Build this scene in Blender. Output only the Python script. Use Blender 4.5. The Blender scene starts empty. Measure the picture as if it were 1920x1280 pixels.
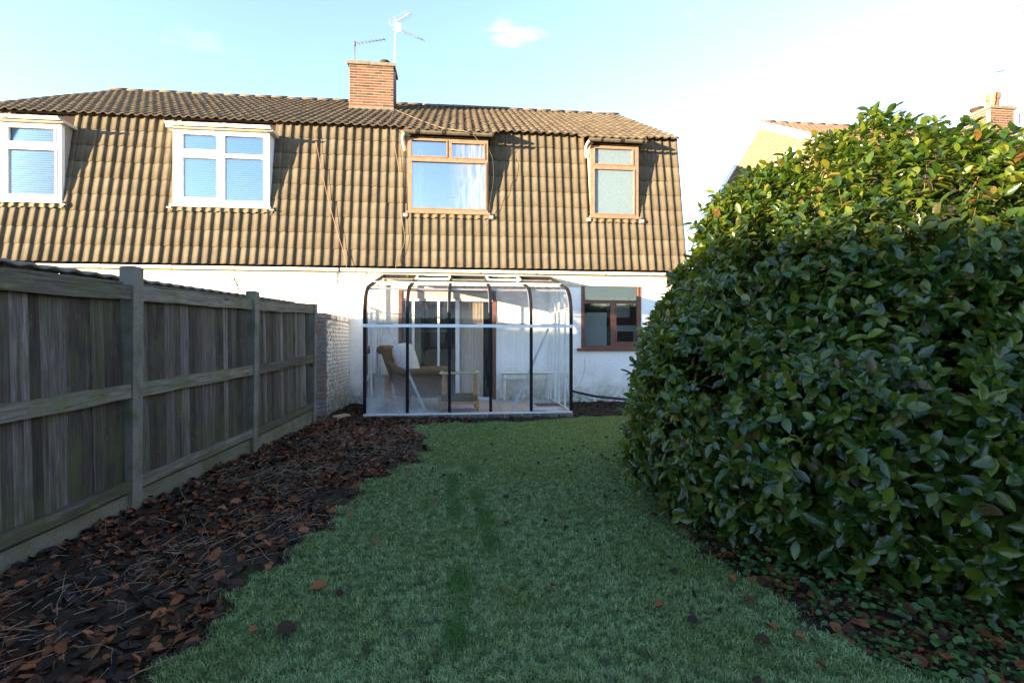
import bpy, math, random
import numpy as np
from mathutils import Vector, Matrix, noise
R = math.radians
rnd = random.Random(7)
rng = np.random.default_rng(11)

# ------------------------------------------------------------------ camera, sky, sun, exposure
scene = bpy.context.scene
CAMZ = 1.35
YAW = R(6.0)
SUN_DIR = Vector((-0.903, -0.43, 0.078)).normalized()      # towards the sun: low winter sun, behind and to the left
cam_d = bpy.data.cameras.new("camera"); cam = bpy.data.objects.new("camera", cam_d)
scene.collection.objects.link(cam); scene.camera = cam
cam.location = (0, 0, CAMZ); cam.rotation_euler = (R(90), 0, -YAW)
cam_d.sensor_width = 36; cam_d.lens = 930 / 1920 * 36; cam_d.clip_end = 3000; cam_d.clip_start = 0.05
world = bpy.data.worlds.new("World"); scene.world = world; world.use_nodes = True
SUN_EL = math.asin(SUN_DIR.z); SUN_ROT = math.atan2(SUN_DIR.x, SUN_DIR.y)
SKY_STRENGTH = 0.15
SKY_MULT = (1.00, 0.93, 1.06)
EXPOSURE = 3.0
def build_world():
    nt = world.node_tree; nt.nodes.clear(); N = nt.nodes.new; L = nt.links.new
    out = N('ShaderNodeOutputWorld'); bg = N('ShaderNodeBackground'); bg.inputs[1].default_value = SKY_STRENGTH
    sky = N('ShaderNodeTexSky'); sky.sky_type = 'NISHITA'; sky.sun_disc = False
    sky.sun_elevation = SUN_EL; sky.sun_rotation = SUN_ROT
    sky.altitude = 50; sky.air_density = 1.0; sky.dust_density = 0.0; sky.ozone_density = 1.6
    mul = N('ShaderNodeMix'); mul.data_type = 'RGBA'; mul.blend_type = 'MULTIPLY'; mul.inputs[0].default_value = 1
    mul.inputs[7].default_value = (*SKY_MULT, 1)
    L(sky.outputs[0], mul.inputs[6])
    # thin high wisps of cloud over the whole dome
    tc = N('ShaderNodeTexCoord'); mp = N('ShaderNodeMapping'); mp.inputs['Scale'].default_value = (3.0, 3.0, 9.0)
    mp.inputs['Rotation'].default_value = (0.2, 0.3, 0.4)
    L(tc.outputs['Generated'], mp.inputs[0])
    n1 = N('ShaderNodeTexNoise'); n1.inputs['Scale'].default_value = 1.4; n1.inputs['Detail'].default_value = 8; n1.inputs['Roughness'].default_value = .62
    L(mp.outputs[0], n1.inputs[0])
    rp = N('ShaderNodeMapRange'); rp.inputs[1].default_value = .60; rp.inputs[2].default_value = .95; rp.inputs[4].default_value = .22
    L(n1.outputs[0], rp.inputs[0])
    # one small bright wisp above the roof
    d = Vector(((962 - 960) / 930, 1, (640 - 62) / 930)); d.rotate(Matrix.Rotation(-YAW, 3, 'Z')); d.normalize()
    sub = N('ShaderNodeVectorMath'); sub.operation = 'SUBTRACT'; sub.inputs[1].default_value = d; L(tc.outputs['Generated'], sub.inputs[0])
    m2 = N('ShaderNodeMapping'); m2.inputs['Rotation'].default_value = (0, R(38), 0); m2.inputs['Scale'].default_value = (22, 40, 62)
    L(sub.outputs[0], m2.inputs[0])
    n2 = N('ShaderNodeTexNoise'); n2.inputs['Scale'].default_value = 1.1; n2.inputs['Detail'].default_value = 6; L(m2.outputs[0], n2.inputs[0])
    ad = N('ShaderNodeVectorMath'); ad.operation = 'ADD'
    sc_ = N('ShaderNodeVectorMath'); sc_.operation = 'SCALE'; sc_.inputs[3].default_value = 3.4
    sb2 = N('ShaderNodeVectorMath'); sb2.operation = 'SUBTRACT'; sb2.inputs[1].default_value = (.5, .5, .5); L(n2.outputs[1], sb2.inputs[0])
    L(sb2.outputs[0], sc_.inputs[0]); L(m2.outputs[0], ad.inputs[0]); L(sc_.outputs[0], ad.inputs[1])
    ln = N('ShaderNodeVectorMath'); ln.operation = 'LENGTH'; L(ad.outputs[0], ln.inputs[0])
    r2 = N('ShaderNodeMapRange'); r2.inputs[1].default_value = 1.3; r2.inputs[2].default_value = .0; r2.inputs[3].default_value = 0; r2.inputs[4].default_value = .20
    L(ln.outputs['Value'], r2.inputs[0])
    mx = N('ShaderNodeMath'); mx.operation = 'MAXIMUM'; L(rp.outputs[0], mx.inputs[0]); L(r2.outputs[0], mx.inputs[1])
    cm = N('ShaderNodeMix'); cm.data_type = 'RGBA'; L(mx.outputs[0], cm.inputs[0]); L(mul.outputs[2], cm.inputs[6]); cm.inputs[7].default_value = (3.2, 3.2, 3.3, 1)
    L(cm.outputs[2], bg.inputs[0]); L(bg.outputs[0], out.inputs[0])
build_world()
sun_d = bpy.data.lights.new("sun", 'SUN'); sun_d.energy = 4.7; sun_d.angle = R(0.6); sun_d.color = (1.0, 0.72, 0.40)
sun = bpy.data.objects.new("sun", sun_d); scene.collection.objects.link(sun)
sun.rotation_euler = SUN_DIR.to_track_quat('Z', 'Y').to_euler(); sun.location = (-20, -10, 12)
vs = scene.view_settings; vs.view_transform = 'Standard'; vs.look = 'None'; vs.gamma = 1; vs.use_curve_mapping = False; vs.exposure = EXPOSURE

# ------------------------------------------------------------------ helpers
OFF = {}
def colobj(o): scene.collection.objects.link(o)
def thing(name, label, cat, loc=(0, 0, 0), rz=0, group=None, local=False):
    o = bpy.data.objects.new(name, None); colobj(o); o.empty_display_size = .1
    o.location = loc; o.rotation_euler = (0, 0, rz); o['label'] = label; o['category'] = cat
    if group: o['group'] = group
    OFF[o] = Vector((0, 0, 0)) if local else -Vector(loc)
    return o
def link(me, name, mat, parent=None, loc=None, mats=None):
    o = bpy.data.objects.new(name, me); colobj(o)
    if mat is not None and not me.materials: me.materials.append(mat)
    if parent is not None:
        o.parent = parent; off = OFF.get(parent, Vector((0, 0, 0)))
        o.location = off + (Vector(loc) if loc is not None else Vector((0, 0, 0)))
        OFF[o] = Vector((0, 0, 0)) if loc is None else -Vector(loc)
    elif loc is not None: o.location = loc
    return o
def tag(o, label=None, cat=None, group=None, kind=None):
    if label: o['label'] = label
    if cat: o['category'] = cat
    if group: o['group'] = group
    if kind: o['kind'] = kind
    return o
class MB:
    def __init__(s): s.v = []; s.f = []; s.sm = []
    def add(s, vs_, fs, smooth=False):
        b = len(s.v); s.v += [tuple(v) for v in vs_]; s.f += [tuple(i + b for i in f) for f in fs]; s.sm += [smooth] * len(fs); return s
    def box(s, x0, x1, y0, y1, z0, z1, M=None, bev=0):
        if bev:
            b = bev; P = []
            for z, e in ((z0, b), (z0 + b, 0), (z1 - b, 0), (z1, b)):
                P += [(x0 + e + (0 if e else 0), y0 + e, z), (x1 - e, y0 + e, z), (x1 - e, y1 - e, z), (x0 + e, y1 - e, z)]
            F = [(3, 2, 1, 0), (12, 13, 14, 15)]
            for k in range(3):
                for i in range(4): F.append((4 * k + i, 4 * k + (i + 1) % 4, 4 * k + 4 + (i + 1) % 4, 4 * k + 4 + i))
        else:
            P = [(x0, y0, z0), (x1, y0, z0), (x1, y1, z0), (x0, y1, z0), (x0, y0, z1), (x1, y0, z1), (x1, y1, z1), (x0, y1, z1)]
            F = [(3, 2, 1, 0), (4, 5, 6, 7), (0, 1, 5, 4), (1, 2, 6, 5), (2, 3, 7, 6), (3, 0, 4, 7)]
        if M is not None: P = [tuple(M @ Vector(p)) for p in P]
        return s.add(P, F)
    def beam(s, a, b, w, h, up=(0, 0, 1)):
        a = Vector(a); b = Vector(b); d = (b - a).normalized(); u = Vector(up); sx = d.cross(u).normalized(); u = sx.cross(d).normalized()
        P = []
        for p in (a, b):
            for i, j in ((-1, -1), (1, -1), (1, 1), (-1, 1)): P.append(p + sx * (i * w / 2) + u * (j * h / 2))
        return s.add(P, [(3, 2, 1, 0), (4, 5, 6, 7), (0, 1, 5, 4), (1, 2, 6, 5), (2, 3, 7, 6), (3, 0, 4, 7)])
    def tube(s, pts, r, n=8, cap=True):
        pts = [Vector(p) for p in pts]; rs = r if isinstance(r, (list, tuple)) else [r] * len(pts)
        P = []; prev = None
        for i, p in enumerate(pts):
            d = (pts[min(i + 1, len(pts) - 1)] - pts[max(i - 1, 0)]).normalized()
            if prev is None:
                a = d.cross(Vector((0, 0, 1)));
                if a.length < .1: a = d.cross(Vector((1, 0, 0)))
                a.normalize()
            else: a = (prev - d * prev.dot(d)).normalized()
            prev = a; b = d.cross(a)
            for k in range(n):
                t = 2 * math.pi * k / n; P.append(p + (a * math.cos(t) + b * math.sin(t)) * rs[i])
        F = []
        for i in range(len(pts) - 1):
            for k in range(n): F.append((i * n + k, i * n + (k + 1) % n, (i + 1) * n + (k + 1) % n, (i + 1) * n + k))
        s.add(P, F, True)
        if cap:
            b = len(s.v) - len(P); s.f += [tuple(b + k for k in reversed(range(n))), tuple(b + (len(pts) - 1) * n + k for k in range(n))]; s.sm += [False, False]
        return s
    def lathe(s, prof, c, n=12):
        P = []; F = []
        for r, z in prof:
            for k in range(n): t = 2 * math.pi * k / n; P.append((c[0] + r * math.cos(t), c[1] + r * math.sin(t), c[2] + z))
        for i in range(len(prof) - 1):
            for k in range(n): F.append((i * n + k, i * n + (k + 1) % n, (i + 1) * n + (k + 1) % n, (i + 1) * n + k))
        F.append(tuple(reversed(range(n)))); F.append(tuple((len(prof) - 1) * n + k for k in range(n)))
        return s.add(P, F, True)
    def mesh(s, name):
        me = bpy.data.meshes.new(name); me.from_pydata(s.v, [], s.f); me.polygons.foreach_set('use_smooth', s.sm); me.update(); return me
    def build(s, name, mat, parent=None, loc=None, shift=None):
        return link(s.mesh(name), name, mat, parent, loc)
def holes_mb(x0, x1, z0, z1, holes, d, T):
    """slab with rectangular openings; T(x, depth, z) -> world"""
    xs = sorted({x0, x1, *[v for h in holes for v in h[:2] if x0 < v < x1]}); zs = sorted({z0, z1, *[v for h in holes for v in h[2:] if z0 < v < z1]})
    mb = MB(); nx, nz = len(xs) - 1, len(zs) - 1
    def solid(i, k):
        if i < 0 or k < 0 or i >= nx or k >= nz: return False
        cx = (xs[i] + xs[i + 1]) / 2; cz = (zs[k] + zs[k + 1]) / 2
        return not any(h[0] < cx < h[1] and h[2] < cz < h[3] for h in holes)
    for i in range(nx):
        for k in range(nz):
            if not solid(i, k): continue
            a, b, c, e = xs[i], xs[i + 1], zs[k], zs[k + 1]
            mb.add([T(a, 0, c), T(b, 0, c), T(b, 0, e), T(a, 0, e)], [(0, 1, 2, 3)])
            mb.add([T(a, d, c), T(b, d, c), T(b, d, e), T(a, d, e)], [(3, 2, 1, 0)])
            if not solid(i - 1, k): mb.add([T(a, 0, c), T(a, 0, e), T(a, d, e), T(a, d, c)], [(0, 1, 2, 3)])
            if not solid(i + 1, k): mb.add([T(b, 0, c), T(b, d, c), T(b, d, e), T(b, 0, e)], [(0, 1, 2, 3)])
            if not solid(i, k - 1): mb.add([T(a, 0, c), T(a, d, c), T(b, d, c), T(b, 0, c)], [(0, 1, 2, 3)])
            if not solid(i, k + 1): mb.add([T(a, 0, e), T(b, 0, e), T(b, d, e), T(a, d, e)], [(0, 1, 2, 3)])
    return mb
def np_mesh(name, V, loops, starts, smooth=False):
    me = bpy.data.meshes.new(name); me.vertices.add(len(V)); me.vertices.foreach_set('co', np.asarray(V, np.float32).ravel())
    me.loops.add(len(loops)); me.loops.foreach_set('vertex_index', np.asarray(loops, np.int32))
    me.polygons.add(len(starts)); me.polygons.foreach_set('loop_start', np.asarray(starts, np.int32))
    if smooth: me.polygons.foreach_set('use_smooth', np.ones(len(starts), bool))
    me.update(calc_edges=True); return me
def template_mesh(name, V, faces, smooth=False):
    """V: (N,k,3); faces: list of index tuples in one element"""
    N, k, _ = V.shape; fl = np.concatenate([np.array(f) for f in faces]); sizes = np.array([len(f) for f in faces])
    loops = (fl[None, :] + (np.arange(N) * k)[:, None]).ravel()
    st = np.concatenate([[0], np.cumsum(sizes)[:-1]]); starts = (st[None, :] + (np.arange(N) * len(fl))[:, None]).ravel()
    return np_mesh(name, V.reshape(-1, 3), loops, starts, smooth)

# ------------------------------------------------------------------ materials
class NT:
    def __init__(s, name):
        s.m = bpy.data.materials.new(name); s.m.use_nodes = True; s.t = s.m.node_tree; s.t.nodes.clear()
        s.out = s.n('ShaderNodeOutputMaterial'); s.b = s.n('ShaderNodeBsdfPrincipled'); s.l(s.b.outputs[0], s.out.inputs[0])
    def n(s, t, **k):
        o = s.t.nodes.new(t)
        for a, b in k.items(): setattr(o, a, b)
        return o
    def l(s, a, b): s.t.links.new(a, b)
    def coord(s, kind='Object', scale=(1, 1, 1), rnd_off=False):
        tc = s.n('ShaderNodeTexCoord'); src = tc.outputs[kind] if kind != 'Position' else s.n('ShaderNodeNewGeometry').outputs['Position']
        if rnd_off:
            oi = s.n('ShaderNodeObjectInfo'); mm = s.n('ShaderNodeMath', operation='MULTIPLY'); mm.inputs[1].default_value = 37.0; s.l(oi.outputs['Random'], mm.inputs[0])
            ad = s.n('ShaderNodeVectorMath', operation='ADD'); s.l(src, ad.inputs[0]); s.l(mm.outputs[0], ad.inputs[1]); src = ad.outputs[0]
        mp = s.n('ShaderNodeMapping'); mp.inputs['Scale'].default_value = scale; s.l(src, mp.inputs[0]); return mp.outputs[0]
    def noise(s, co, scale, detail=5, rough=.55, dist=0):
        o = s.n('ShaderNodeTexNoise'); o.inputs['Scale'].default_value = scale; o.inputs['Detail'].default_value = detail; o.inputs['Roughness'].default_value = rough; o.inputs['Distortion'].default_value = dist
        s.l(co, o.inputs['Vector']); return o.outputs[0]
    def ramp(s, f, stops):
        o = s.n('ShaderNodeValToRGB'); e = o.color_ramp.elements
        while len(e) < len(stops): e.new(.5)
        for i, (p, c) in enumerate(stops): e[i].position = p; e[i].color = (*c, 1)
        s.l(f, o.inputs[0]); return o.outputs[0]
    def mr(s, f, a, b, c=0, d=1):
        o = s.n('ShaderNodeMapRange'); o.inputs[1].default_value = a; o.inputs[2].default_value = b; o.inputs[3].default_value = c; o.inputs[4].default_value = d; s.l(f, o.inputs[0]); return o.outputs[0]
    def math(s, op, a, b=None):
        o = s.n('ShaderNodeMath', operation=op)
        for i, v in enumerate((a, b)):
            if v is None: continue
            if isinstance(v, (int, float)): o.inputs[i].default_value = v
            else: s.l(v, o.inputs[i])
        return o.outputs[0]
    def mix(s, f, a, b, mode='MIX'):
        o = s.n('ShaderNodeMix', data_type='RGBA', blend_type=mode)
        for i, v in ((0, f), (6, a), (7, b)):
            if isinstance(v, (int, float)): o.inputs[i].default_value = v
            elif isinstance(v, tuple): o.inputs[i].default_value = (*v, 1)
            else: s.l(v, o.inputs[i])
        return o.outputs[2]
    def sep(s, co, i):
        o = s.n('ShaderNodeSeparateXYZ'); s.l(co, o.inputs[0]); return o.outputs[i]
    def bump(s, f, strength=.3, dist=.01):
        o = s.n('ShaderNodeBump'); o.inputs['Strength'].default_value = strength; o.inputs['Distance'].default_value = dist; s.l(f, o.inputs['Height']); s.l(o.outputs[0], s.b.inputs['Normal'])
    def set(s, col=None, rough=.8, spec=.5, metal=0, **k):
        if col is not None:
            if isinstance(col, tuple): s.b.inputs['Base Color'].default_value = (*col, 1)
            else: s.l(col, s.b.inputs['Base Color'])
        if isinstance(rough, (int, float)): s.b.inputs['Roughness'].default_value = rough
        else: s.l(rough, s.b.inputs['Roughness'])
        s.b.inputs['Specular IOR Level'].default_value = spec; s.b.inputs['Metallic'].default_value = metal
        return s.m
M = {}
def m_tile(name, c1, c2, c3, lichen=.25):
    t = NT(name); co = t.coord('Object', rnd_off=True); oi = t.n('ShaderNodeObjectInfo').outputs['Random']; isl = t.n('ShaderNodeNewGeometry').outputs['Random Per Island']
    v = t.math('FRACT', t.math('ADD', oi, isl)); n = t.noise(co, 6, 6); f = t.math('ADD', t.math('MULTIPLY', v, .22), t.math('ADD', t.math('MULTIPLY', n, .6), .08))
    col = t.ramp(f, [(.2, c1), (.5, c2), (.8, c3)])
    li = t.mr(t.noise(co, 24, 4, .6), .62, .72); col = t.mix(t.math('MULTIPLY', li, lichen), col, (.20, .20, .17))
    dk = t.mr(t.noise(co, 3.1, 4), .55, .75); col = t.mix(t.math('MULTIPLY', dk, .35), col, (.04, .038, .034))
    t.bump(t.noise(co, 120, 3), .5, .004); M[name] = t.set(col, .95, .2)
m_tile('mansard_tile', (.074, .066, .053), (.101, .090, .072), (.132, .118, .094))
m_tile('upper_tile', (.058, .048, .040), (.096, .081, .064), (.135, .115, .088), .4)
m_tile('orange_tile', (.17, .125, .088), (.22, .165, .118), (.26, .20, .145), .1)
m_tile('red_tile', (.13, .080, .066), (.165, .105, .086), (.195, .13, .105), .15)
def m_brick(name, cs, rough=.9):
    t = NT(name); co = t.coord('Object', rnd_off=True); oi = t.n('ShaderNodeObjectInfo').outputs['Random']; isl = t.n('ShaderNodeNewGeometry').outputs['Random Per Island']
    v = t.math('FRACT', t.math('ADD', oi, isl)); col = t.ramp(v, cs); n = t.noise(co, 14, 5); col = t.mix(t.mr(n, .4, .8, 0, .5), col, (.12, .07, .05))
    t.bump(t.noise(co, 90, 3), .5, .004); M[name] = t.set(col, rough, .2)
m_brick('red_brick', [(.05, (.045, .034, .030)), (.3, (.115, .050, .036)), (.75, (.155, .068, .046)), (.97, (.075, .050, .040))])
m_brick('old_brick', [(.05, (.16, .15, .15)), (.45, (.20, .17, .155)), (.62, (.24, .11, .08)), (.97, (.20, .19, .18))])
def m_plain(name, col, rough=.6, spec=.4, var=.12, sc=8, bump=0, metal=0, dirt=0, dirtcol=(.1, .09, .07)):
    t = NT(name); co = t.coord('Object', rnd_off=True); n = t.noise(co, sc, 5)
    c = t.mix(t.mr(n, .3, .7), tuple(max(0, v * (1 - var)) for v in col), tuple(min(1, v * (1 + var * .6)) for v in col))
    if dirt: c = t.mix(t.mr(t.noise(co, sc * 2.3, 6, .65), .52, .72, 0, dirt), c, dirtcol)
    if bump: t.bump(t.noise(co, sc * 9, 4), bump, .004)
    M[name] = t.set(c, rough, spec, metal)
m_plain('mortar', (.30, .28, .25), .95, .1, bump=.4)
m_plain('cement', (.16, .15, .13), .95, .1, .25, bump=.5, dirt=.5)
m_plain('cream_board', (.50, .47, .42), .6, .3, .08)
m_plain('white_plastic', (.80, .80, .80), .35, .5, .03)
m_plain('white_metal', (.72, .76, .80), .4, .5, .05, dirt=.15)
m_plain('black_bar', (.012, .012, .018), .6, .15, .3)
m_plain('gutter_black', (.022, .021, .018), .6, .25, .2, 5, dirt=.3, dirtcol=(.12, .1, .07))
m_plain('apron', (.10, .085, .06), .7, .3, .2, dirt=.3)
m_plain('gutter_white', (.62, .60, .54), .4, .5, .06, dirt=.2)
m_plain('pine_frame', (.215, .145, .108), .6, .35, .3, 10, .3, dirt=.5, dirtcol=(.28, .14, .08))
m_plain('brown_frame', (.16, .065, .045), .45, .4, .25, 10, dirt=.15)
m_plain('lead', (.42, .42, .41), .6, .4, .2, dirt=.2)
m_plain('alu', (.62, .63, .66), .35, .5, .1, metal=.7)
m_plain('dark_metal', (.10, .10, .13), .5, .5, .1)
m_plain('terracotta', (.30, .13, .08), .8, .2, .2)
m_plain('soot', (.05, .035, .03), .9, .1, .2)
m_plain('cable', (.25, .15, .12), .6, .3)
m_plain('cable_pale', (.22, .17, .13), .6, .3)
m_plain('hose', (.03, .03, .035), .5, .4)
m_plain('room_wall', (.30, .27, .25), .9, .1)
m_plain('room_pale', (.68, .72, .80), .9, .1)
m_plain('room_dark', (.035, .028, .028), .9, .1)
m_plain('blind', (.70, .78, .92), .7, .2, .04)
m_plain('blind_white', (.80, .82, .82), .7, .2, .04)
m_plain('curtain', (.68, .60, .52), .9, .1, .1)
m_plain('net', (.22, .31, .33), .9, .1, .15)
m_plain('cushion', (.66, .64, .62), .95, .1, .08, 6)
m_plain('pine', (.60, .32, .14), .5, .4, .2, 12)
m_plain('pale_wood', (.66, .55, .36), .45, .4, .15, 12)
m_plain('cream_paint', (.68, .68, .62), .5, .4, .06)
m_plain('mat', (.10, .10, .105), .95, .1, .3, 60, .5)
m_plain('card', (.62, .60, .60), .8, .2, .06)
m_plain('pink_shade', (.55, .38, .36), .9, .1)
m_plain('stone', (.17, .15, .12), .95, .1, .4, 8, .6, dirt=.6, dirtcol=(.03, .035, .02))
m_plain('wood_scrap', (.25, .21, .14), .9, .2, .3, 12, .3)
m_plain('twig', (.24, .18, .13), .9, .1, .3, 30)
m_plain('straw', (.23, .17, .11), .9, .15, .4, 40)
m_plain('branch', (.14, .10, .07), .9, .2, .3, 20, .3)
m_plain('moss', (.12, .13, .03), 1, .05, .4, 60, .6)
m_plain('floor_slab', (.50, .41, .37), .55, .4, .12, 4, .1, dirt=.15)
m_plain('dead_flower', (.28, .10, .045), .9, .1, .4, 60)
# painted white brickwork, dirty near the ground
def m_wall():
    for nm, stain in (('white_brick', .55), ('old_white_brick', .95)):
        t = NT(nm); co = t.coord('Position'); z = t.sep(co, 2); n = t.noise(co, 3.2, 6, .65); n2 = t.noise(co, 11, 6, .7)
        base = t.mix(t.mr(n2, .35, .7), (.80, .81, .83), (.86, .86, .87))
        low = t.math('MULTIPLY', t.mr(z, .95, .05), t.mr(n, .42, .62)); col = t.mix(t.math('MULTIPLY', low, stain), base, (.30, .29, .20))
        low2 = t.math('MULTIPLY', t.mr(z, .45, .0), t.mr(n2, .38, .58)); col = t.mix(t.math('MULTIPLY', low2, .8), col, (.10, .115, .05))
        if stain > .9:
            y = t.sep(co, 1); s2 = t.math('MULTIPLY', t.mr(t.noise(co, 17, 5, .7), .50, .57), t.mr(y, 10.8, 9.4)); col = t.mix(s2, col, (.17, .135, .105))
            s3 = t.math('MULTIPLY', t.mr(n, .46, .62), t.mr(z, 1.5, 1.85)); col = t.mix(s3, col, (.28, .22, .15))
        t.bump(n2, .25, .004); M[nm] = t.set(col, .75, .3)
m_wall()
# timber, concrete
def m_wood(name, cs, green, axis='z', gscale=1.0):
    t = NT(name); sc = {'z': (1, 1, .035), 'y': (1, .035, 1), 'x': (.035, 1, 1)}[axis]
    co = t.coord('Object', sc, rnd_off=True); co1 = t.coord('Object', rnd_off=True); oi = t.n('ShaderNodeObjectInfo').outputs['Random']
    g = t.noise(co, 55, 6, .7, .6); g2 = t.noise(co, 9, 4, .6, 1.5)
    f = t.math('ADD', t.math('MULTIPLY', oi, .34), t.math('ADD', t.math('MULTIPLY', g2, .55), t.math('MULTIPLY', t.mr(g, .3, .7), .24)))
    col = t.ramp(f, cs); g3 = t.noise(co, 150, 4, .7, .3); col = t.mix(t.mr(g3, .40, .60, .55, 0), col, (.02, .017, .015)); crack = t.mr(g, .30, .44, 1, 0); col = t.mix(t.math('MULTIPLY', crack, .7), col, (.015, .013, .012))
    wave = t.noise(co1, 3.0, 5, .6); al = t.math('MULTIPLY', t.mr(wave, .47, .68), green); col = t.mix(al, col, (.085, .10, .035))
    al2 = t.mr(t.noise(co1, 7, 6, .7), .62, .7, 0, green * .8); col = t.mix(al2, col, (.16, .20, .05))
    kn = t.n('ShaderNodeTexVoronoi'); kn.inputs['Scale'].default_value = 3.2; t.l(t.coord('Object', {'z': (1.4, 1.4, .5), 'y': (1.4, .5, 1.4), 'x': (.5, 1.4, 1.4)}[axis], rnd_off=True), kn.inputs[0])
    col = t.mix(t.mr(kn.outputs[0], .10, .05, 0, .75), col, (.03, .022, .018))
    zz = t.sep(t.coord('Position'), 2); lo = t.math('MULTIPLY', t.mr(zz, .75, .15), t.mr(wave, .38, .6)); col = t.mix(t.math('MULTIPLY', lo, .7), col, (.055, .065, .022))
    t.bump(g, .7, .006); M[name] = t.set(col, .9, .2)
m_wood('fence_board', [(.28, (.024, .019, .016)), (.48, (.068, .054, .046)), (.64, (.125, .105, .095)), (.8, (.24, .215, .20))], .42)
m_wood('fence_rail', [(.25, (.10, .088, .070)), (.5, (.16, .142, .115)), (.75, (.21, .19, .155)), (.95, (.25, .23, .19))], .55, 'y')
m_wood('fence_rail_x', [(.3, (.055, .046, .036)), (.5, (.13, .112, .088)), (.68, (.20, .178, .142)), (.85, (.27, .24, .20))], .7, 'x')
m_wood('dark_board', [(.25, (.03, .027, .027)), (.5, (.05, .045, .044)), (.75, (.07, .062, .06)), (.95, (.09, .08, .075))], .15)
t = NT('post_concrete'); co = t.coord('Object', rnd_off=True); n = t.noise(co, 130, 4, .7); col = t.mix(t.mr(n, .35, .65), (.11, .098, .082), (.23, .208, .18))
col = t.mix(t.math('MULTIPLY', t.mr(t.noise(co, 4, 5, .6), .42, .62), .75), col, (.075, .095, .035)); t.bump(n, .6, .006); M['post_concrete'] = t.set(col, .95, .15)
t = NT('gravel_board_concrete'); co = t.coord('Object', rnd_off=True); n = t.noise(co, 90, 4, .7); col = t.mix(t.mr(n, .35, .65), (.11, .10, .075), (.20, .185, .14))
col = t.mix(t.math('MULTIPLY', t.mr(t.noise(co, 3.4, 6, .6), .42, .62), .75), col, (.085, .085, .03)); t.bump(n, .6, .006); M['gravel_board_concrete'] = t.set(col, .95, .15)
# glass
def m_glass(name, refl=1.0, tint=(1, 1, 1), fog=None, frost=0.0):
    t = NT(name); t.t.nodes.remove(t.b); tr = t.n('ShaderNodeBsdfTransparent'); tr.inputs[0].default_value = (*tint, 1)
    gl = t.n('ShaderNodeBsdfGlossy'); gl.inputs['Roughness'].default_value = .015 if not frost else .25; gl.inputs[0].default_value = (.88, .94, 1, 1)
    fr = t.n('ShaderNodeFresnel'); fr.inputs[0].default_value = 1.5; f = t.math('MINIMUM', t.math('MULTIPLY', fr.outputs[0], refl), 1.0)
    mx = t.n('ShaderNodeMixShader'); t.l(f, mx.inputs[0]); t.l(tr.outputs[0], mx.inputs[1]); t.l(gl.outputs[0], mx.inputs[2]); last = mx.outputs[0]
    co = t.coord('Position')
    if fog or frost:
        df = t.n('ShaderNodeBsdfDiffuse'); df.inputs[0].default_value = (.8, .82, .84, 1) if not frost else (.28, .40, .50, 1); tl = t.n('ShaderNodeBsdfTranslucent'); tl.inputs[0].default_value = (.8, .82, .84, 1)
        ms = t.n('ShaderNodeMixShader'); ms.inputs[0].default_value = .45; t.l(df.outputs[0], ms.inputs[1]); t.l(tl.outputs[0], ms.inputs[2])
        if frost: amt = t.mr(t.noise(co, 38, 3, .6), .3, .7, frost * .65, frost)
        else: amt = fog(t, co)
        m3 = t.n('ShaderNodeMixShader'); t.l(amt, m3.inputs[0]); t.l(last, m3.inputs[1]); t.l(ms.outputs[0], m3.inputs[2]); last = m3.outputs[0]
    t.l(last, t.out.inputs[0]); M[name] = t.m
m_glass('window_glass', 2.0, (.9, .93, .96))
m_glass('blind_glass', 1.0, (.95, .96, .97))
m_glass('sky_glass', 4.5, (.86, .92, .98))
m_glass('door_glass', 1.6, (.85, .9, .9))
m_glass('frosted_glass', 1.3, (.8, .92, 1), frost=.75)
def fog_low(t, co):
    n = t.noise(co, 2.2, 5, .6); n2 = t.noise(t.coord('Position', (14, 14, 2)), 1.0, 4, .6)
    a = t.math('MULTIPLY', t.mr(t.sep(co, 2), .75, .1), t.mr(t.sep(co, 0), .4, -1.5)); a = t.math('MULTIPLY', a, t.mr(n, .3, .65, .2, 1))
    b = t.math('MULTIPLY', t.mr(n2, .45, .75), .06)
    return t.math('MINIMUM', t.math('ADD', t.math('MULTIPLY', a, .75), t.math('ADD', b, .01)), .85)
m_glass('greenhouse_glass', .8, (1, 1, 1), fog=fog_low)
m_glass('greenhouse_side_glass', 1.2, (.90, .96, .94), fog=lambda t, co: t.mr(t.noise(co, 3, 4), .3, .7, .02, .16))
def fog_roof(t, co):
    a = t.mr(t.noise(co, 9, 6, .7), .5, .8, .02, .25); return a
m_glass('roof_glass', 1.0, (.99, .99, .98), fog=fog_roof)
def fog_streak(t, co):
    n = t.noise(t.coord('Position', (22, 1, 2.2)), 1.0, 5, .65); x = t.mr(t.sep(co, 0), -.25, .3); return t.math('MULTIPLY', t.mr(n, .40, .70, .03, .42), x)
m_glass('misted_glass', 8.0, (.9, .93, .96), fog=fog_streak)
# wicker
t = NT('wicker'); co = t.coord('Object', (1, 1, 1)); w = t.n('ShaderNodeTexWave', wave_type='BANDS', bands_direction='DIAGONAL'); w.inputs['Scale'].default_value = 17; w.inputs['Distortion'].default_value = .6; t.l(co, w.inputs[0])
w2 = t.n('ShaderNodeTexWave', wave_type='BANDS', bands_direction='Z'); w2.inputs['Scale'].default_value = 22; t.l(co, w2.inputs[0])
f = t.math('MULTIPLY', w.outputs[1], w2.outputs[1]); col = t.ramp(f, [(.0, (.06, .03, .012)), (.3, (.24, .135, .055)), (.9, (.52, .31, .14))]); t.bump(f, .8, .012); M['wicker'] = t.set(col, .6, .3)
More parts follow.
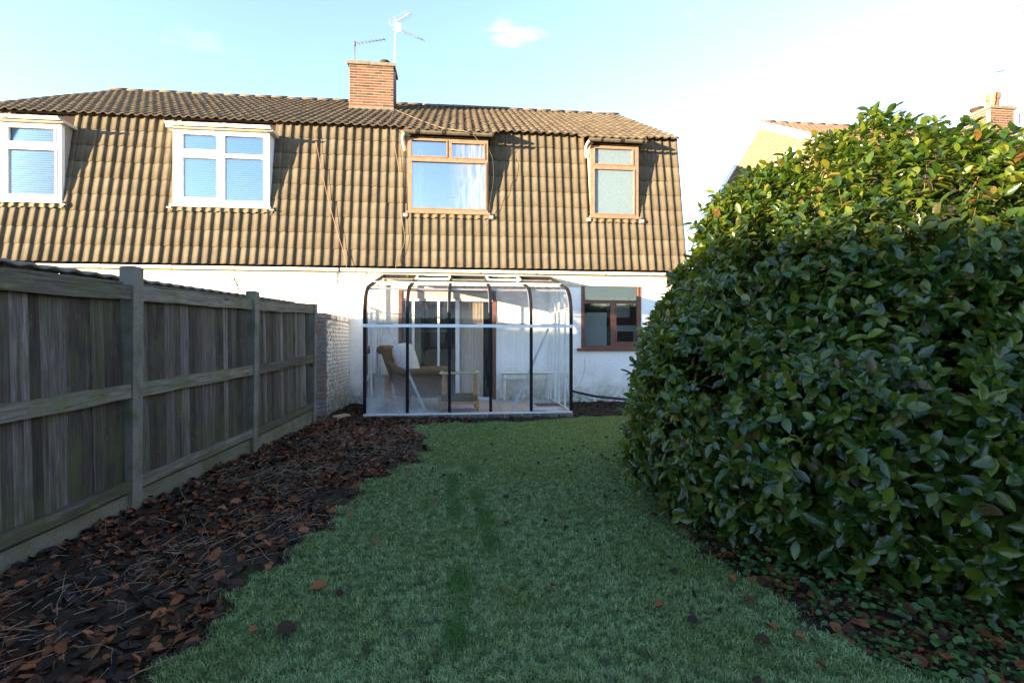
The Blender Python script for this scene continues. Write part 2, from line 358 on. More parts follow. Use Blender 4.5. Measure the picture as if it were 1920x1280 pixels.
# leaves
def m_leaf(name, c1, c2, c3, rough=.3, trans=.25, spec=.5, tcol=(.25, .35, .03)):
    t = NT(name); isl = t.n('ShaderNodeNewGeometry').outputs['Random Per Island']; oi = t.n('ShaderNodeObjectInfo').outputs['Random']
    v = t.math('FRACT', t.math('ADD', isl, oi)); col = t.ramp(v, [(.05, c1), (.5, c2), (.93, c3), (.965, (.16, .12, .02) if name == 'camellia' else c3), (.985, (.10, .045, .018) if name == 'camellia' else c3)]); co = t.coord('Position'); n = t.noise(co, 2.0, 3)
    col = t.mix(t.mr(n, .35, .65, 0, .35), col, c1); t.bump(t.noise(co, 45, 3), .25, .01)
    t.set(col, t.mr(v, 0, 1, rough * .75, rough * 1.35), spec)
    if trans:
        tl = t.n('ShaderNodeBsdfTranslucent'); t.l(t.mix(.6, col, tcol), tl.inputs[0]); mx = t.n('ShaderNodeMixShader'); mx.inputs[0].default_value = trans
        t.l(t.b.outputs[0], mx.inputs[1]); t.l(tl.outputs[0], mx.inputs[2]); t.l(mx.outputs[0], t.out.inputs[0])
    M[name] = t.m
m_leaf('camellia', (.012, .034, .006), (.045, .088, .011), (.13, .165, .016), .22, .30, .5)
m_leaf('hedge_leaf', (.02, .045, .012), (.035, .07, .02), (.05, .09, .02), .5, .15)
m_leaf('ground_cover', (.02, .055, .012), (.035, .09, .018), (.07, .14, .02), .5, .2)
m_leaf('litter', (.040, .024, .016), (.115, .042, .020), (.25, .085, .030), .8, .05, .15, (.3, .08, .02))
m_leaf('litter_dark', (.018, .013, .012), (.034, .021, .016), (.07, .034, .02), .75, 0, .15)
m_leaf('litter_rust', (.17, .045, .018), (.22, .065, .022), (.28, .10, .03), .6, .08, .3, (.4, .1, .02))
# lawn
def lawn_mask(t, co):
    m = None
    for (x, y, rx, ry) in FOOT:
        dx = t.math('DIVIDE', t.math('SUBTRACT', t.sep(co, 0), x), rx); dy = t.math('DIVIDE', t.math('SUBTRACT', t.sep(co, 1), y), ry)
        d = t.math('ADD', t.math('MULTIPLY', dx, dx), t.math('MULTIPLY', dy, dy)); g = t.mr(d, 1.3, .3); m = g if m is None else t.math('MAXIMUM', m, g)
    return m
FOOT = [(-.07, 4.7, .075, .45), (-.04, 4.0, .07, .30), (.13, 5.25, .08, .30), (.15, 4.3, .07, .32), (.19, 3.75, .08, .34), (.22, 3.3, .07, .2), (.0, 2.75, .08, .30), (-.02, 2.3, .07, .2)]
def m_grass():
    for nm in ('grass_blades', 'lawn_soil'):
        t = NT(nm); co = t.coord('Position'); isl = t.n('ShaderNodeNewGeometry').outputs['Random Per Island']
        a = t.noise(co, 1.1, 5, .6); b = t.noise(co, 5.5, 5, .65)
        col = t.ramp(isl, [(.0, (.080, .155, .030)), (.45, (.18, .285, .080)), (.8, (.33, .44, .17)), (1, (.48, .50, .28))])
        dew = t.mix(t.mr(b, .38, .66), col, (.27, .38, .18)); col = t.mix(.5, col, dew)
        fine = t.noise(co, 16, 5, .7); col = t.mix(t.mr(fine, .54, .40, 0, .75), col, (.030, .055, .018)); col = t.mix(t.mr(t.noise(co, 9, 5, .7), .62, .70, 0, .5), col, (.10, .075, .035))
        yel = t.math('MULTIPLY', t.mr(a, .48, .66), .55); col = t.mix(yel, col, (.12, .155, .020))
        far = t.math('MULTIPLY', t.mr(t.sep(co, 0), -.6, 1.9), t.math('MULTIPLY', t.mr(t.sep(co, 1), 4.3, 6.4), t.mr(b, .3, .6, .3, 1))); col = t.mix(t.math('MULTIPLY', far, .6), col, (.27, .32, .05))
        ft = lawn_mask(t, co); col = t.mix(t.math('MULTIPLY', t.math('MULTIPLY', ft, t.mr(b, .25, .5)), .85), col, (.045, .135, .018))
        if nm == 'lawn_soil': col = t.mix(.55, col, (.018, .022, .010)); t.bump(t.noise(co, 60, 4), .8, .01); M[nm] = t.set(col, 1, .1)
        else:
            t.set(col, .55, .35); tl = t.n('ShaderNodeBsdfTranslucent'); t.l(col, tl.inputs[0]); mx = t.n('ShaderNodeMixShader'); mx.inputs[0].default_value = .25
            t.l(t.b.outputs[0], mx.inputs[1]); t.l(tl.outputs[0], mx.inputs[2]); t.l(mx.outputs[0], t.out.inputs[0]); M[nm] = t.m
m_grass()
t = NT('soil'); co = t.coord('Position'); n = t.noise(co, 9, 8, .7); n2 = t.noise(co, 1.3, 4)
col = t.ramp(n, [(.3, (.010, .007, .005)), (.55, (.032, .021, .014)), (.75, (.062, .042, .026))]); col = t.mix(t.mr(n2, .5, .65, 0, .4), col, (.035, .042, .012)); t.bump(n, 1, .03); M['soil'] = t.set(col, 1, .15)
t = NT('far_ground'); co = t.coord('Position'); n = t.noise(co, .5, 6, .6); M['far_ground'] = t.set(t.ramp(n, [(.35, (.03, .045, .02)), (.65, (.06, .08, .03))]), 1, .1)

# ------------------------------------------------------------------ ground
def W(px, py=None, Y=None, z=None, X=None):
    """survey helper: where the sight line of a measured photo point meets a real plane (Y, z or X constant)"""
    u = (px - 960) / 930; c, s = math.cos(YAW), math.sin(YAW); dx = u * c + s; dy = c - u * s; v = None if py is None else (640 - py) / 930
    tt = Y / dy if Y is not None else (X / dx if X is not None else (z - CAMZ) / v)
    return Vector((dx * tt, dy * tt, CAMZ + (v or 0) * tt))
left_edge = [(300, 1290), (350, 1205), (440, 1140), (470, 1085), (560, 1035), (630, 968), (690, 905), (770, 868), (800, 845), (790, 815), (765, 800)]
LAWN = [W(-40 + 330, 1500, z=0).xy, *[W(x, y, z=0).xy for x, y in left_edge], W(850, 792, z=0).xy, W(1000, 789, z=0).xy, W(1100, 781, z=0).xy, W(1180, 778, z=0).xy,
        Vector((3.2, 8.5)), Vector((2.6, 7.0)), W(1215, 900, z=0).xy, W(1290, 1010, z=0).xy, W(1400, 1085, z=0).xy, W(1490, 1140, z=0).xy, W(1620, 1225, z=0).xy, W(1900, 1330, z=0).xy, Vector((2.4, .6)), Vector((0.5, .1)), Vector((-.6, .6))]
LP = np.array([[p[0], p[1]] for p in LAWN])
def in_lawn(x, y, wob=True):
    if wob:
        x = x + .06 * np.sin(y * 9 + x * 4) + .035 * np.sin(y * 23 + 1.3); y = y + .05 * np.sin(x * 8)
    ins = np.zeros(x.shape, bool); n = len(LP); j = n - 1
    for i in range(n):
        xi, yi = LP[i]; xj, yj = LP[j]
        c = ((yi > y) != (yj > y)) & (x < (xj - xi) * (y - yi) / (yj - yi + 1e-12) + xi); ins ^= c; j = i
    return ins
def gz(x, y):
    x = np.asarray(x, float); y = np.asarray(y, float)
    bed = 1 / (1 + np.exp((x + 1.15 - .12 * (y - 4)) * 5)); b2 = .07 * bed * np.exp(-((y - 6.2) / 3.4) ** 2)
    rough = .012 * np.sin(x * 11 + y * 3) * np.sin(y * 9 - x * 4) + .008 * np.sin(x * 27) * np.sin(y * 31 + x * 5)
    ins = in_lawn(x, y)
    return b2 + np.where(ins, rough * .25 + .008 * np.sin(x * 2.3) * np.sin(y * 1.9), rough * 1.3 - .012)
o = MB().add([(-500, -500, -.09), (500, -500, -.09), (500, 900, -.09), (-500, 900, -.09)], [(0, 1, 2, 3)]).build('ground', M['far_ground']); tag(o, kind='structure')
def garden_ground():
    xs = np.arange(-3.2, 8.01, .04); ys = np.arange(-1.0, 11.02, .04); X, Y = np.meshgrid(xs, ys); ins = in_lawn(X, Y); Z = gz(X, Y)
    V = np.stack([X, Y, Z], -1).reshape(-1, 3); nx, ny = len(xs), len(ys); I = np.arange(nx * ny).reshape(ny, nx)
    q = np.stack([I[:-1, :-1], I[:-1, 1:], I[1:, 1:], I[1:, :-1]], -1).reshape(-1, 4); li = ins[:-1, :-1].reshape(-1)
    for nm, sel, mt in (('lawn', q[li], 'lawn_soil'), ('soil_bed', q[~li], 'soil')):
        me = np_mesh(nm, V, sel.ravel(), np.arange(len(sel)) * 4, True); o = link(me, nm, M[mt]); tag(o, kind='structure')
garden_ground()

# ------------------------------------------------------------------ house geometry (a row of semi-detached pairs with mansard roofs)
FY = 11.0                         # face of the ground floor wall
MB0 = (10.9, 2.96); MT0 = (11.47, 6.20)          # mansard foot and head (Y, z)
RG = (15.9, 8.77)
msl = math.hypot(MT0[0] - MB0[0], MT0[1] - MB0[1]); mu = ((MT0[0] - MB0[0]) / msl, (MT0[1] - MB0[1]) / msl)
def TM(x, d, s):                  # mansard plane: s up the slope, d inwards
    return (x, MB0[0] + mu[0] * s + mu[1] * d, MB0[1] + mu[1] * s - mu[0] * d)
E0 = (11.33, 6.14); usl = math.hypot(RG[0] - E0[0], RG[1] - E0[1]); uu = ((RG[0] - E0[0]) / usl, (RG[1] - E0[1]) / usl)
PITCH = .1885; TW = PITCH * 2; NROW = 9; GA = msl / NROW
def prof(x, h=.030):
    p = (x / PITCH) % 1.0
    if p < .30: return 0
    if p < .82: q = (p - .30) / .52; return h * math.sin(q * math.pi / 2) ** 1.15
    q = (p - .82) / .18; return h * max(0, 1 - q ** 1.6)
def tile_arrays(x0, x1, L, lift=.015, th=.011, per=12, h=.030):
    """one interlocking double-roll tile: x across, y up the slope, z outwards"""
    xs = [x0]; k = math.floor(x0 / (PITCH / per) + 1e-6) + 1
    while k * PITCH / per < x1 - 1e-5: xs.append(k * PITCH / per); k += 1
    xs.append(x1); n = len(xs); V = []
    for x in xs: V.append((x, 0, lift + prof(x, h)))
    for x in xs: V.append((x, L, prof(x, h)))
    for x in xs: V.append((x, 0, lift - th - .006 + prof(x, h)))
    F = []
    for i in range(n - 1): F.append((i, i + 1, n + i + 1, n + i)); F.append((2 * n + i, 2 * n + i + 1, i + 1, i))
    V += [(xs[0], L, -.01), (xs[-1], L, -.01), (xs[0], 0, 0), (xs[-1], 0, 0)]
    F.append((0, n, 3 * n, 2 * n)); F.append((n - 1, 3 * n - 1, 3 * n + 1, 2 * n - 1))
    return V, F
TCACHE = {}
def tile_mesh(name, x0, x1, L, h=.030):
    key = (name, round(x0, 3), round(x1, 3), round(L, 3), h)
    if key not in TCACHE:
        V, F = tile_arrays(x0, x1, L, h=h); mb = MB(); mb.add(V, F, True); me = mb.mesh(name)
        sm = [True] * len(F)
        for i in range(len(F)):
            if i % 2 == 1 or i >= len(F) - 2: sm[i] = False
        me.polygons.foreach_set('use_smooth', sm); TCACHE[key] = me
    return TCACHE[key]
def slope_matrix(u, org):
    # x stays x, y -> up slope (0,u0,u1), z -> outward normal (0,-u1,u0)
    return Matrix(((1, 0, 0, org[0]), (0, u[0], -u[1], org[1]), (0, u[1], u[0], org[2]), (0, 0, 0, 1)))
DF = 11.08                        # dormer fronts
class House: pass
def build_house(name, label, x0, x1, dormers, tiles=True, openings=(), verge_left=False, tilemat='mansard_tile', upmat='upper_tile'):
    EDGE = 0 if x0 < -5 else .18
    H = House(); cx = (x0 + x1) / 2; H.root = thing(name, label, 'house', (cx, FY, 0)); r = H.root
    # ground floor wall: solid core behind a skin of painted bricks
    wall = holes_mb(x0, x1 - EDGE, -.1, 2.86, [(a, b, c, d) for a, b, c, d in openings], .26, lambda x, d, z: (x, FY + .0026 + d, z)).build('wall', M['white_brick'], r)
    if tiles:
        V = []; k = 0; nz = 38
        for j in range(nz):
            z0 = j * .075 + .004; z1 = z0 + .0695; xx = x0 + (.1125 if j % 2 else 0) - .2
            while xx < x1 - EDGE:
                a = max(xx, x0); b = min(xx + .2195, x1 - EDGE); segs = [(a, b)]
                for (oa, ob, oc, od) in openings:
                    if z1 > oc and z0 < od:
                        ns = []
                        for (p, q) in segs:
                            if q <= oa or p >= ob: ns.append((p, q))
                            else:
                                if p < oa: ns.append((p, oa))
                                if q > ob: ns.append((ob, q))
                        segs = ns
                for (p, q) in segs:
                    if q - p < .015: continue
                    y = FY + .0014 - rnd.random() * .0005; e = .009
                    V.append([(p, FY + .0028, z0), (q, FY + .0028, z0), (q, FY + .0028, z1), (p, FY + .0028, z1), (p + e, y, z0 + e), (q - e, y, z0 + e), (q - e, y, z1 - e), (p + e, y, z1 - e)])
                xx += .2255
        me = template_mesh('painted_bricks', np.array(V), [(4, 5, 6, 7), (0, 1, 5, 4), (1, 2, 6, 5), (2, 3, 7, 6), (3, 0, 4, 7)])
        tag(link(me, 'painted_bricks', M['white_brick'], wall), kind='stuff')
    # end walls and back, floor slab between storeys
    prof_ = [(FY + .3, 0), (FY + .3, 2.9), MT0, RG, (2 * RG[0] - MT0[0], MT0[1]), (2 * RG[0] - FY, 2.9), (2 * RG[0] - FY, 0)]
    for xa, xb in ((x0 + .03, x0 + .2), (x1 - .2, x1 - .03)):
        g = MB(); P = [(xa, y + .05 if y < RG[0] else y - .05, z - .04) for y, z in prof_] + [(xb, y + .05 if y < RG[0] else y - .05, z - .04) for y, z in prof_]; n = len(prof_)
        g.add(P, [tuple(range(n)), tuple(reversed(range(n, 2 * n)))] + [(i, n + i, n + (i + 1) % n, (i + 1) % n) for i in range(n)]); g.build('gable_wall', M['cement'], r)
    bk = MB(); bk.box(x0, x1, 2 * RG[0] - FY - .3, 2 * RG[0] - FY, 0, 2.95); bk.box(x0 + .2, x1 - .2, FY + .26, 2 * RG[0] - FY - .3, 2.62, 2.74); bk.box(x0 + .2, x1 - .2, FY + .3, 2 * RG[0] - FY - .3, -.08, .04); bk.build('inner_structure', M['room_wall'], r)
    # mansard slope with openings for the dormers
    holes = []
    for d in dormers: holes.append((d[0] + .02, d[1] - .02, (d[2] - MB0[1]) / mu[1] + .02, (d[3] - MB0[1]) / mu[1]))
    mroof = holes_mb(x0 + .01, x1 - .01, 0, msl, holes, .10, lambda x, d, s: TM(x, d + .012, s)).build('mansard_roof', M['room_dark'], r)
    if tiles:
        ncol = int(math.ceil((x1 - x0) / TW - 1e-6)); st = TW; bx = 0 if x0 < -5 else (x1 - x0) - ncol * TW
        for c in range(ncol):
            for row in range(NROW):
                a, b = bx + c * st, bx + (c + 1) * st; s0 = row * GA; s1 = s0 + GA + .04; segs = [(max(a, 0), min(b, x1 - x0), s1 - s0)]
                for d in dormers:
                    da, db = d[0] - x0 - .01, d[1] - x0 + .01; ds0 = (d[2] - MB0[1]) / mu[1]
                    if s0 + GA * .5 > ds0:
                        ns = []
                        for (p, q, l_) in segs:
                            if q <= da or p >= db: ns.append((p, q, l_))
                            else:
                                if p < da - .01: ns.append((p, da, l_))
                                if q > db + .01: ns.append((db, q, l_))
                        segs = ns
                    elif s1 > ds0 - .02: segs = [(p, q, min(l_, ds0 - .02 - s0)) if not (q <= da or p >= db) else (p, q, l_) for (p, q, l_) in segs]
                for (p, q, l_) in segs:
                    if q - p < .03 or l_ < .04: continue
                    me = tile_mesh('roof_tile', p - a, q - a, l_)
                    if not me.materials: me.materials.append(M[tilemat])
                    o = bpy.data.objects.new('roof_tile', me); colobj(o); o.parent = mroof
                    mm = slope_matrix(mu, TM(x0 + a, 0, s0)); rz = Matrix.Rotation(rnd.gauss(0, .0035), 4, 'Z'); rx = Matrix.Rotation(rnd.gauss(0, .004), 4, 'X')
                    o.matrix_basis = Matrix.Translation(OFF[r] * 0) @ mm @ rz @ rx
                    o.location = o.location + Vector((0, rnd.gauss(0, .0015), rnd.gauss(0, .0015)))
    # upper roof
    up = MB()
    T = lambda x, d, s: (x, E0[0] + uu[0] * s + uu[1] * d, E0[1] + uu[1] * s - uu[0] * d)
    a = [T(x0, 0, .10), T(x1, 0, .10), T(x1, 0, usl), T(x0, 0, usl), T(x0, .04, .10), T(x1, .04, .10), T(x1, .04, usl), T(x0, .04, usl)]
    up.add(a, [(0, 1, 2, 3), (7, 6, 5, 4), (0, 4, 5, 1), (3, 2, 6, 7), (0, 3, 7, 4), (1, 5, 6, 2)])
    by = 2 * RG[0]
    up.add([(x0, RG[0], RG[1]), (x1, RG[0], RG[1]), (x1, by - MT0[0] + .1, MT0[1]), (x0, by - MT0[0] + .1, MT0[1]), (x1, by - MB0[0], MB0[1]), (x0, by - MB0[0], MB0[1])], [(0, 1, 2, 3), (3, 2, 4, 5)])
    uroof = up.build('upper_roof', M[upmat], r)
    NR = 14; UG = usl / NR; Vs = []; Fs = None; ncol = int(round((x1 - x0) / PITCH)); st = PITCH
    V0, F0 = tile_arrays(0, st, UG + .05, lift=.028, th=.018, per=8, h=.038)
    V0 = np.array(V0); F0 = [f for f in F0]
    mmu = np.array(slope_matrix(uu, T(0, -.012, 0)))
    arr = []
    for c in range(ncol):
        for row in range(-1, NR):
            if row == -1 and not any(d[4] == 'tiled' and d[0] - .15 < x0 + (c + .5) * st < d[1] + .2 for d in dormers): continue
            v = V0.copy(); v[:, 0] += rnd.gauss(0, .002); v[:, 2] += rnd.gauss(0, .0025); v[:, 1] += rnd.gauss(0, .004) + row * UG; v[:, 0] += c * st + x0
            arr.append(v @ mmu[:3, :3].T + mmu[:3, 3])
    me = template_mesh('roof_tiles', np.array(arr), F0, True); sm = np.ones(len(me.polygons), bool)
    k = len(F0); mk = np.array([i % 2 == 0 and i < k - 2 for i in range(k)]); me.polygons.foreach_set('use_smooth', np.tile(mk, len(arr)))
    tag(link(me, 'roof_tiles', M[upmat], uroof), kind='stuff')
    # ridge tiles
    n = int((x1 - x0) / .45); st = (x1 - x0) / n; mb = MB(); K = 7
    for e in (0, 1):
        for rr in (.125, .105):
            for k in range(K): th = math.pi * (k / (K - 1)); mb.v.append((e * st * .995, -rr * math.cos(th) * 1.05, rr * math.sin(th) * .85 - .06))
    for k in range(K - 1):
        mb.f += [(k, 2 * K + k, 2 * K + k + 1, k + 1), (K + k, K + k + 1, 3 * K + k + 1, 3 * K + k), (k, k + 1, K + k + 1, K + k), (2 * K + k, 3 * K + k, 3 * K + k + 1, 2 * K + k + 1)]; mb.sm += [True, True, False, False]
    rme = mb.mesh('ridge_tile'); rme.materials.append(M[upmat])
    for i in range(n):
        o = bpy.data.objects.new('ridge_tile', rme); colobj(o); o.parent = uroof; o.location = Vector((x0 + i * st, RG[0], RG[1] + .05 + rnd.gauss(0, .006))); o.rotation_euler = (rnd.gauss(0, .02), rnd.gauss(0, .006), 0)
    for d in dormers: build_dormer(r, *d)
    # cream band and rainwater gutter at the foot of the mansard
    MB().box(x0, x1 - .1, FY - .035, FY - .005, 2.60, 2.835).build('cream_band', M['cream_board'], r)
    MB().box(x0, x1 - .1, 10.90, FY + .1, 2.838, 2.862).build('soffit', M['cream_board'], r)
    gutter(r, x0 + .02, x1 - .03, 10.86, 2.90, .058, 'gutter_white')
    return H
def gutter(parent, xa, xb, y, z, rad, mt, step=1.35):
    mb = MB(); K = 9; P = []
    for x in (xa, xb):
        for rr in (rad, rad - .006):
            for k in range(K): th = math.pi * k / (K - 1); P.append((x, y - rr * math.cos(th), z - rr * math.sin(th) * .95))
    F = []
    for k in range(K - 1): F += [(k, k + 1, 2 * K + k + 1, 2 * K + k), (K + k, 3 * K + k, 3 * K + k + 1, K + k + 1)]
    F += [(0, 2 * K, 3 * K, K), (K - 1, 2 * K - 1, 4 * K - 1, 3 * K - 1)]
    F += [tuple(list(range(K)) + [K]) , tuple([2 * K + k for k in reversed(range(K))])]
    F[-2] = tuple(reversed(range(K)))
    mb.add(P, F, True); g = mb.build('gutter', M[mt], parent)
    x = xa + .3
    while x < xb:
        b = MB(); P = []; w = .022 if int(x * 10) % 3 else .045
        for xx in (x - w, x + w):
            for k in range(K): th = math.pi * k / (K - 1); P.append((xx, y - (rad + .008) * math.cos(th), z + .006 - (rad + .008) * math.sin(th) * .97))
        b.add(P, [(k, k + 1, K + k + 1, K + k) for k in range(K - 1)] + [tuple(reversed(range(K))), tuple(range(K, 2 * K))]); b.build('gutter_bracket', M[mt], g); x += step * (.8 + .4 * rnd.random())
    return g
def pane(parent, x0, x1, z0, z1, y, mt='window_glass'):
    return MB().box(x0, x1, y, y + .006, z0, z1).build('pane', M[mt], parent)
def build_dormer(r, xa, xb, zb, zt, style, kind):
    """kind: big / small, style: tiled (timber window under the running roof) or felt (white plastic with its own flat roof)"""
    white = style == 'felt'; fm = 'white_plastic' if white else 'pine_frame'
    top = zt + .02
    mb = MB()
    for a, b in ((xa + .004, xa + .045), (xb - .045, xb - .004)):      # cheeks: wedge against the slope
        ys = lambda z: MB0[0] + (z - MB0[1]) * mu[0] / mu[1] + .06
        P = [(q, yy, z) for q in (a, b) for yy, z in ((DF + .03, zb), (ys(zb) + .02, zb), (ys(top) + .15, top), (DF + .03, top))]
        mb.add(P, [(0, 1, 2, 3), (7, 6, 5, 4), (0, 4, 5, 1), (1, 5, 6, 2), (2, 6, 7, 3), (3, 7, 4, 0)])
    dm = mb.build('dormer', M['white_plastic' if white else 'pine_frame'], r)
    rf = MB()
    if white:
        rf.box(xa - .10, xb + .10, DF - .09, 11.75, zt + .012, zt + .07); rf.build('dormer_roof', M['cream_board'], dm)
        gutter(dm, xa - .06, xb + .08, DF - .15, zt + .085, .05, 'gutter_white', .9)
    else:
        rf.box(xa - .04, xb + .06, DF - .02, 11.7, zt + .02, zt + .08); rf.build('dormer_roof', M['gutter_black'], dm)
        g = gutter(dm, xa - .08, xb + .14, DF - .12, zt + .10, .058, 'gutter_black', .55)
        MB().tube([(xa - .06, DF - .12, zt + .05), (xa - .10, DF - .10, zt + .0), (xa - .11, DF - .02, zt - .05), (xa - .10, DF + .06, zt - .16), (xa - .07, DF + .10, zt - .26)], .032, 8).build('downpipe_elbow', M['gutter_white'], dm)
    w, h = xb - xa, zt - zb
    if kind == 'big':
        if white: hs = [(.12, .455, .80, .98 - .015), (.12, .455, .10, .62), (.545, .94, .69, .965), (.545, .94, .055, .63)]; hs = [(.105, .45, .745, .943), (.105, .45, .10, .63), (.535, .94, .70, .943), (.535, .94, .07, .645)]
        else: hs = [(.045, .475, .76, .965), (.545, .95, .755, .945), (.05, .965, .055, .68)]
    else:
        if white: hs = [(.14, .89, .76, .94), (.13, .905, .08, .66)]
        else: hs = [(.09, .87, .745, .955), (.085, .90, .045, .665)]
    hs = [(xa + a * w, xa + b * w, zb + c * h, zb + d * h) for a, b, c, d in hs]
    fr = holes_mb(xa, xb, zb, zt, hs, .06, lambda x, d, z: (x, DF + d, z)).build('window_frame', M[fm], dm)
    bead = MB()                                            # sash edges: thin raised rims around each light
    for (a, b, c, d) in hs:
        e = .035 if white else .028
        for q in ((a - e, a - .002, c - e, d + e), (b + .002, b + e, c - e, d + e), (a - .002, b + .002, c - e, c - .002), (a - .002, b + .002, d + .002, d + e)): bead.box(q[0], q[1], DF - .014, DF - .001, q[2], q[3])
    bead.build('sash_rim', M[fm], fr)
    for i, (a, b, c, d) in enumerate(hs):
        gm = ('sky_glass' if kind == 'big' else 'blind_glass') if white else ('misted_glass' if kind == 'big' else 'frosted_glass')
        pane(fr, a - .004, b + .004, c - .004, d + .004, DF + .03, gm)
    MB().box(xa - .04, xb + .04, DF - .06, DF - .002, zb - .05, zb - .004).build('window_sill', M[fm if not white else 'white_plastic'], dm)
    # lead apron under the sill, dressed over the tile rolls
    V = []; n = int((w + .16) / .0157); s0 = (zb - MB0[1]) / mu[1] - .05
    for j, ss in enumerate((s0, s0 - .10)):
        for i in range(n + 1):
            x = xa - .08 + i * (w + .16) / n; V.append(TM(x, -(.040 + prof(x - H_X0[0])) , ss - .012 * math.sin(x * 40)))
    am = MB(); am.add(V, [(n + 1 + i, n + 2 + i, i + 1, i) for i in range(n)], True)
    am.build('lead_apron', M['apron'], dm)
    for xx in (xa - .1, xb + .02): MB().box(xx, xx + .09, DF - .06, DF + .12, zb - .13 + (.04 if white else 0), zb - .058, bev=.006).build('lead_corner', M['lead'], dm)
    # what can be seen inside
    rm = MB(); ya = DF + .62; rb = DF + 2.2
    for q in ((xa + .05, xb - .05, rb, rb + .05, zb - .6, zt + .02),): rm.box(*q)
    rm.box(xa + .0, xa + .045, DF + .10, rb, zb - .6, zt); rm.box(xb - .045, xb, DF + .10, rb, zb - .6, zt); rm.box(xa + .05, xb - .05, DF + .10, rb, zt - .02, zt + .02); rm.box(xa + .05, xb - .05, DF + .10, rb, zb - .65, zb - .6)
    rm.build('bedroom_lining', M['room_pale' if kind == 'big' else 'room_wall'], dm)
    if white:
        bl = MB()
        yb_ = DF + (.10 if kind == 'big' else .042)
        for (a, b, c, d) in hs:
            z = c - .02
            while z < d + .03:
                bl.add([(a - .002, yb_, z), (b + .002, yb_, z), (b + .002, yb_ + .014, z + .036), (a - .002, yb_ + .014, z + .036)], [(0, 1, 2, 3)]); z += .046
        bl.build('blind', M['blind' if kind == 'big' else 'blind_white'], dm)
    elif kind == 'big':
        MB().lathe([(.05, .12), (.13, .0), (.12, -.0), (.045, .115)], (xa + w * .52, DF + 1.2, zb + h * .42), 14).build('lamp_shade', M['pink_shade'], dm)
        c = MB(); n = 14
        V = [(xa + .10 + i * .017, DF + .22 + .02 * math.sin(i * 1.9), z) for z in (zb, zt - .02) for i in range(n)]; c.add(V, [(i, i + 1, n + i + 1, n + i) for i in range(n - 1)], True); c.build('curtain', M['room_pale'], dm)
    else:
        c = MB(); n = 40
        V = [(xa + .06 + i * (w - .12) / n, DF + .25 + .012 * math.sin(i * 1.1), z) for z in (zb, zt - .02) for i in range(n + 1)]; c.add(V, [(i, i + 1, n + 2 + i, n + 1 + i) for i in range(n)], True); c.build('net_curtain', M['net'], dm)
XM = -2.535; XR = XM + 41 * PITCH; XL = XM - 41 * PITCH
H_X0 = [XM]
PATIO = (-1.33, .80, .06, 2.48); KIT = (2.73, 4.13, 1.20, 2.67)
HR = build_house('semi_detached_house', 'right half of the house pair, with brown timber dormer windows and the brick chimney', XM, XR,
    [(-1.135, .625, 4.21, 5.83, 'tiled', 'big'), (2.97, 4.10, 4.21, 5.83, 'tiled', 'small')], openings=(PATIO, KIT))
H_X0 = [XL]
HL = build_house('semi_detached_house', 'left half of the house pair, with white plastic dormer windows, beyond the fence', XL, XM,
    [(-9.27, -8.13, 4.22, 5.79, 'felt', 'small'), (-5.98, -4.05, 4.22, 5.79, 'felt', 'big')])

def brick_stack(parent, xa, xb, ya, yb, z0, z1, mat, faces='FLR', name='brick', crow=.075, end_mat=None):
    """individual bricks proud of a mortar core"""
    meshes = {}
    def put(w, d, p, mt):
        key = (round(w, 3), round(d, 3), mt)
        if key not in meshes:
            me = MB().box(-w / 2, w / 2, -d / 2, d / 2, 0, crow - .013, bev=.003).mesh(name); me.materials.append(M[mt]); meshes[key] = me
        o = bpy.data.objects.new(name, meshes[key]); colobj(o); o.parent = parent; o.location = OFFP(parent) + Vector(p); o.rotation_euler = (rnd.gauss(0, .01), rnd.gauss(0, .006), rnd.gauss(0, .008))
    j = 0; z = z0
    while z + crow <= z1 + .01:
        off = .1125 if j % 2 else 0
        if 'F' in faces:
            x = xa - off if off else xa
            x = xa; first = off if off else .225
            while x < xb - .02:
                w = min(first, xb - x); first = .225
                if w > .04: put(w - .013, .10, (x + w / 2, ya + .046 + rnd.uniform(-.001, .001), z), end_mat or mat)
                x += w
        for s, xx in (('L', xa), ('R', xb)):
            if s in faces:
                y = ya + .105; first = .225 if off else .1125
                while y < yb - .03:
                    w = min(first, yb - y); first = .225; put(.10, w - .013, (xx + (.045 if s == 'L' else -.045), y + w / 2, z), mat); y += w
        z += crow; j += 1
def OFFP(p): return OFF.get(p, Vector((0, 0, 0)))
def chimney(root, xa, xb, ya, yb, zb, zt, pots, bm='red_brick', base=True):
    core = MB().box(xa, xb, ya, yb, zb - .5, zt).build('chimney', M['mortar'], root)
    brick_stack(core, xa, xb, ya, yb, zb + (.13 if base else 0), zt - .01, bm)
    if base: MB().box(xa - .015, xb + .015, ya - .02, yb + .02, zb - .5, zb + .12, bev=.01).build('mortar_flaunching', M['cement'], core)
    cap = MB(); m = (xa + xb) / 2 - .05
    cap.box(xa - .06, m - .004, ya - .06, yb + .06, zt, zt + .10, bev=.012); cap.box(m + .004, xb + .05, ya - .055, yb + .06, zt - .004, zt + .096, bev=.012); cap.build('chimney_cap', M['cement'], core)
    for (px, py, rr, hh, mt) in pots:
        MB().lathe([(rr * .85, 0), (rr * .82, hh * .55), (rr * .8, hh * .6), (rr * 1.05, hh * .66), (rr * 1.08, hh), (rr * .8, hh), (rr * .75, hh * .6)], (px, py, zt + .09), 14).build('chimney_pot', M[mt], core)
    return core
CHX = (-3.06, -1.86)
ch = chimney(HR.root, CHX[0], CHX[1], 14.2, 14.85, 7.79, 9.05, [(-2.13, 14.5, .135, .2, 'soot')])

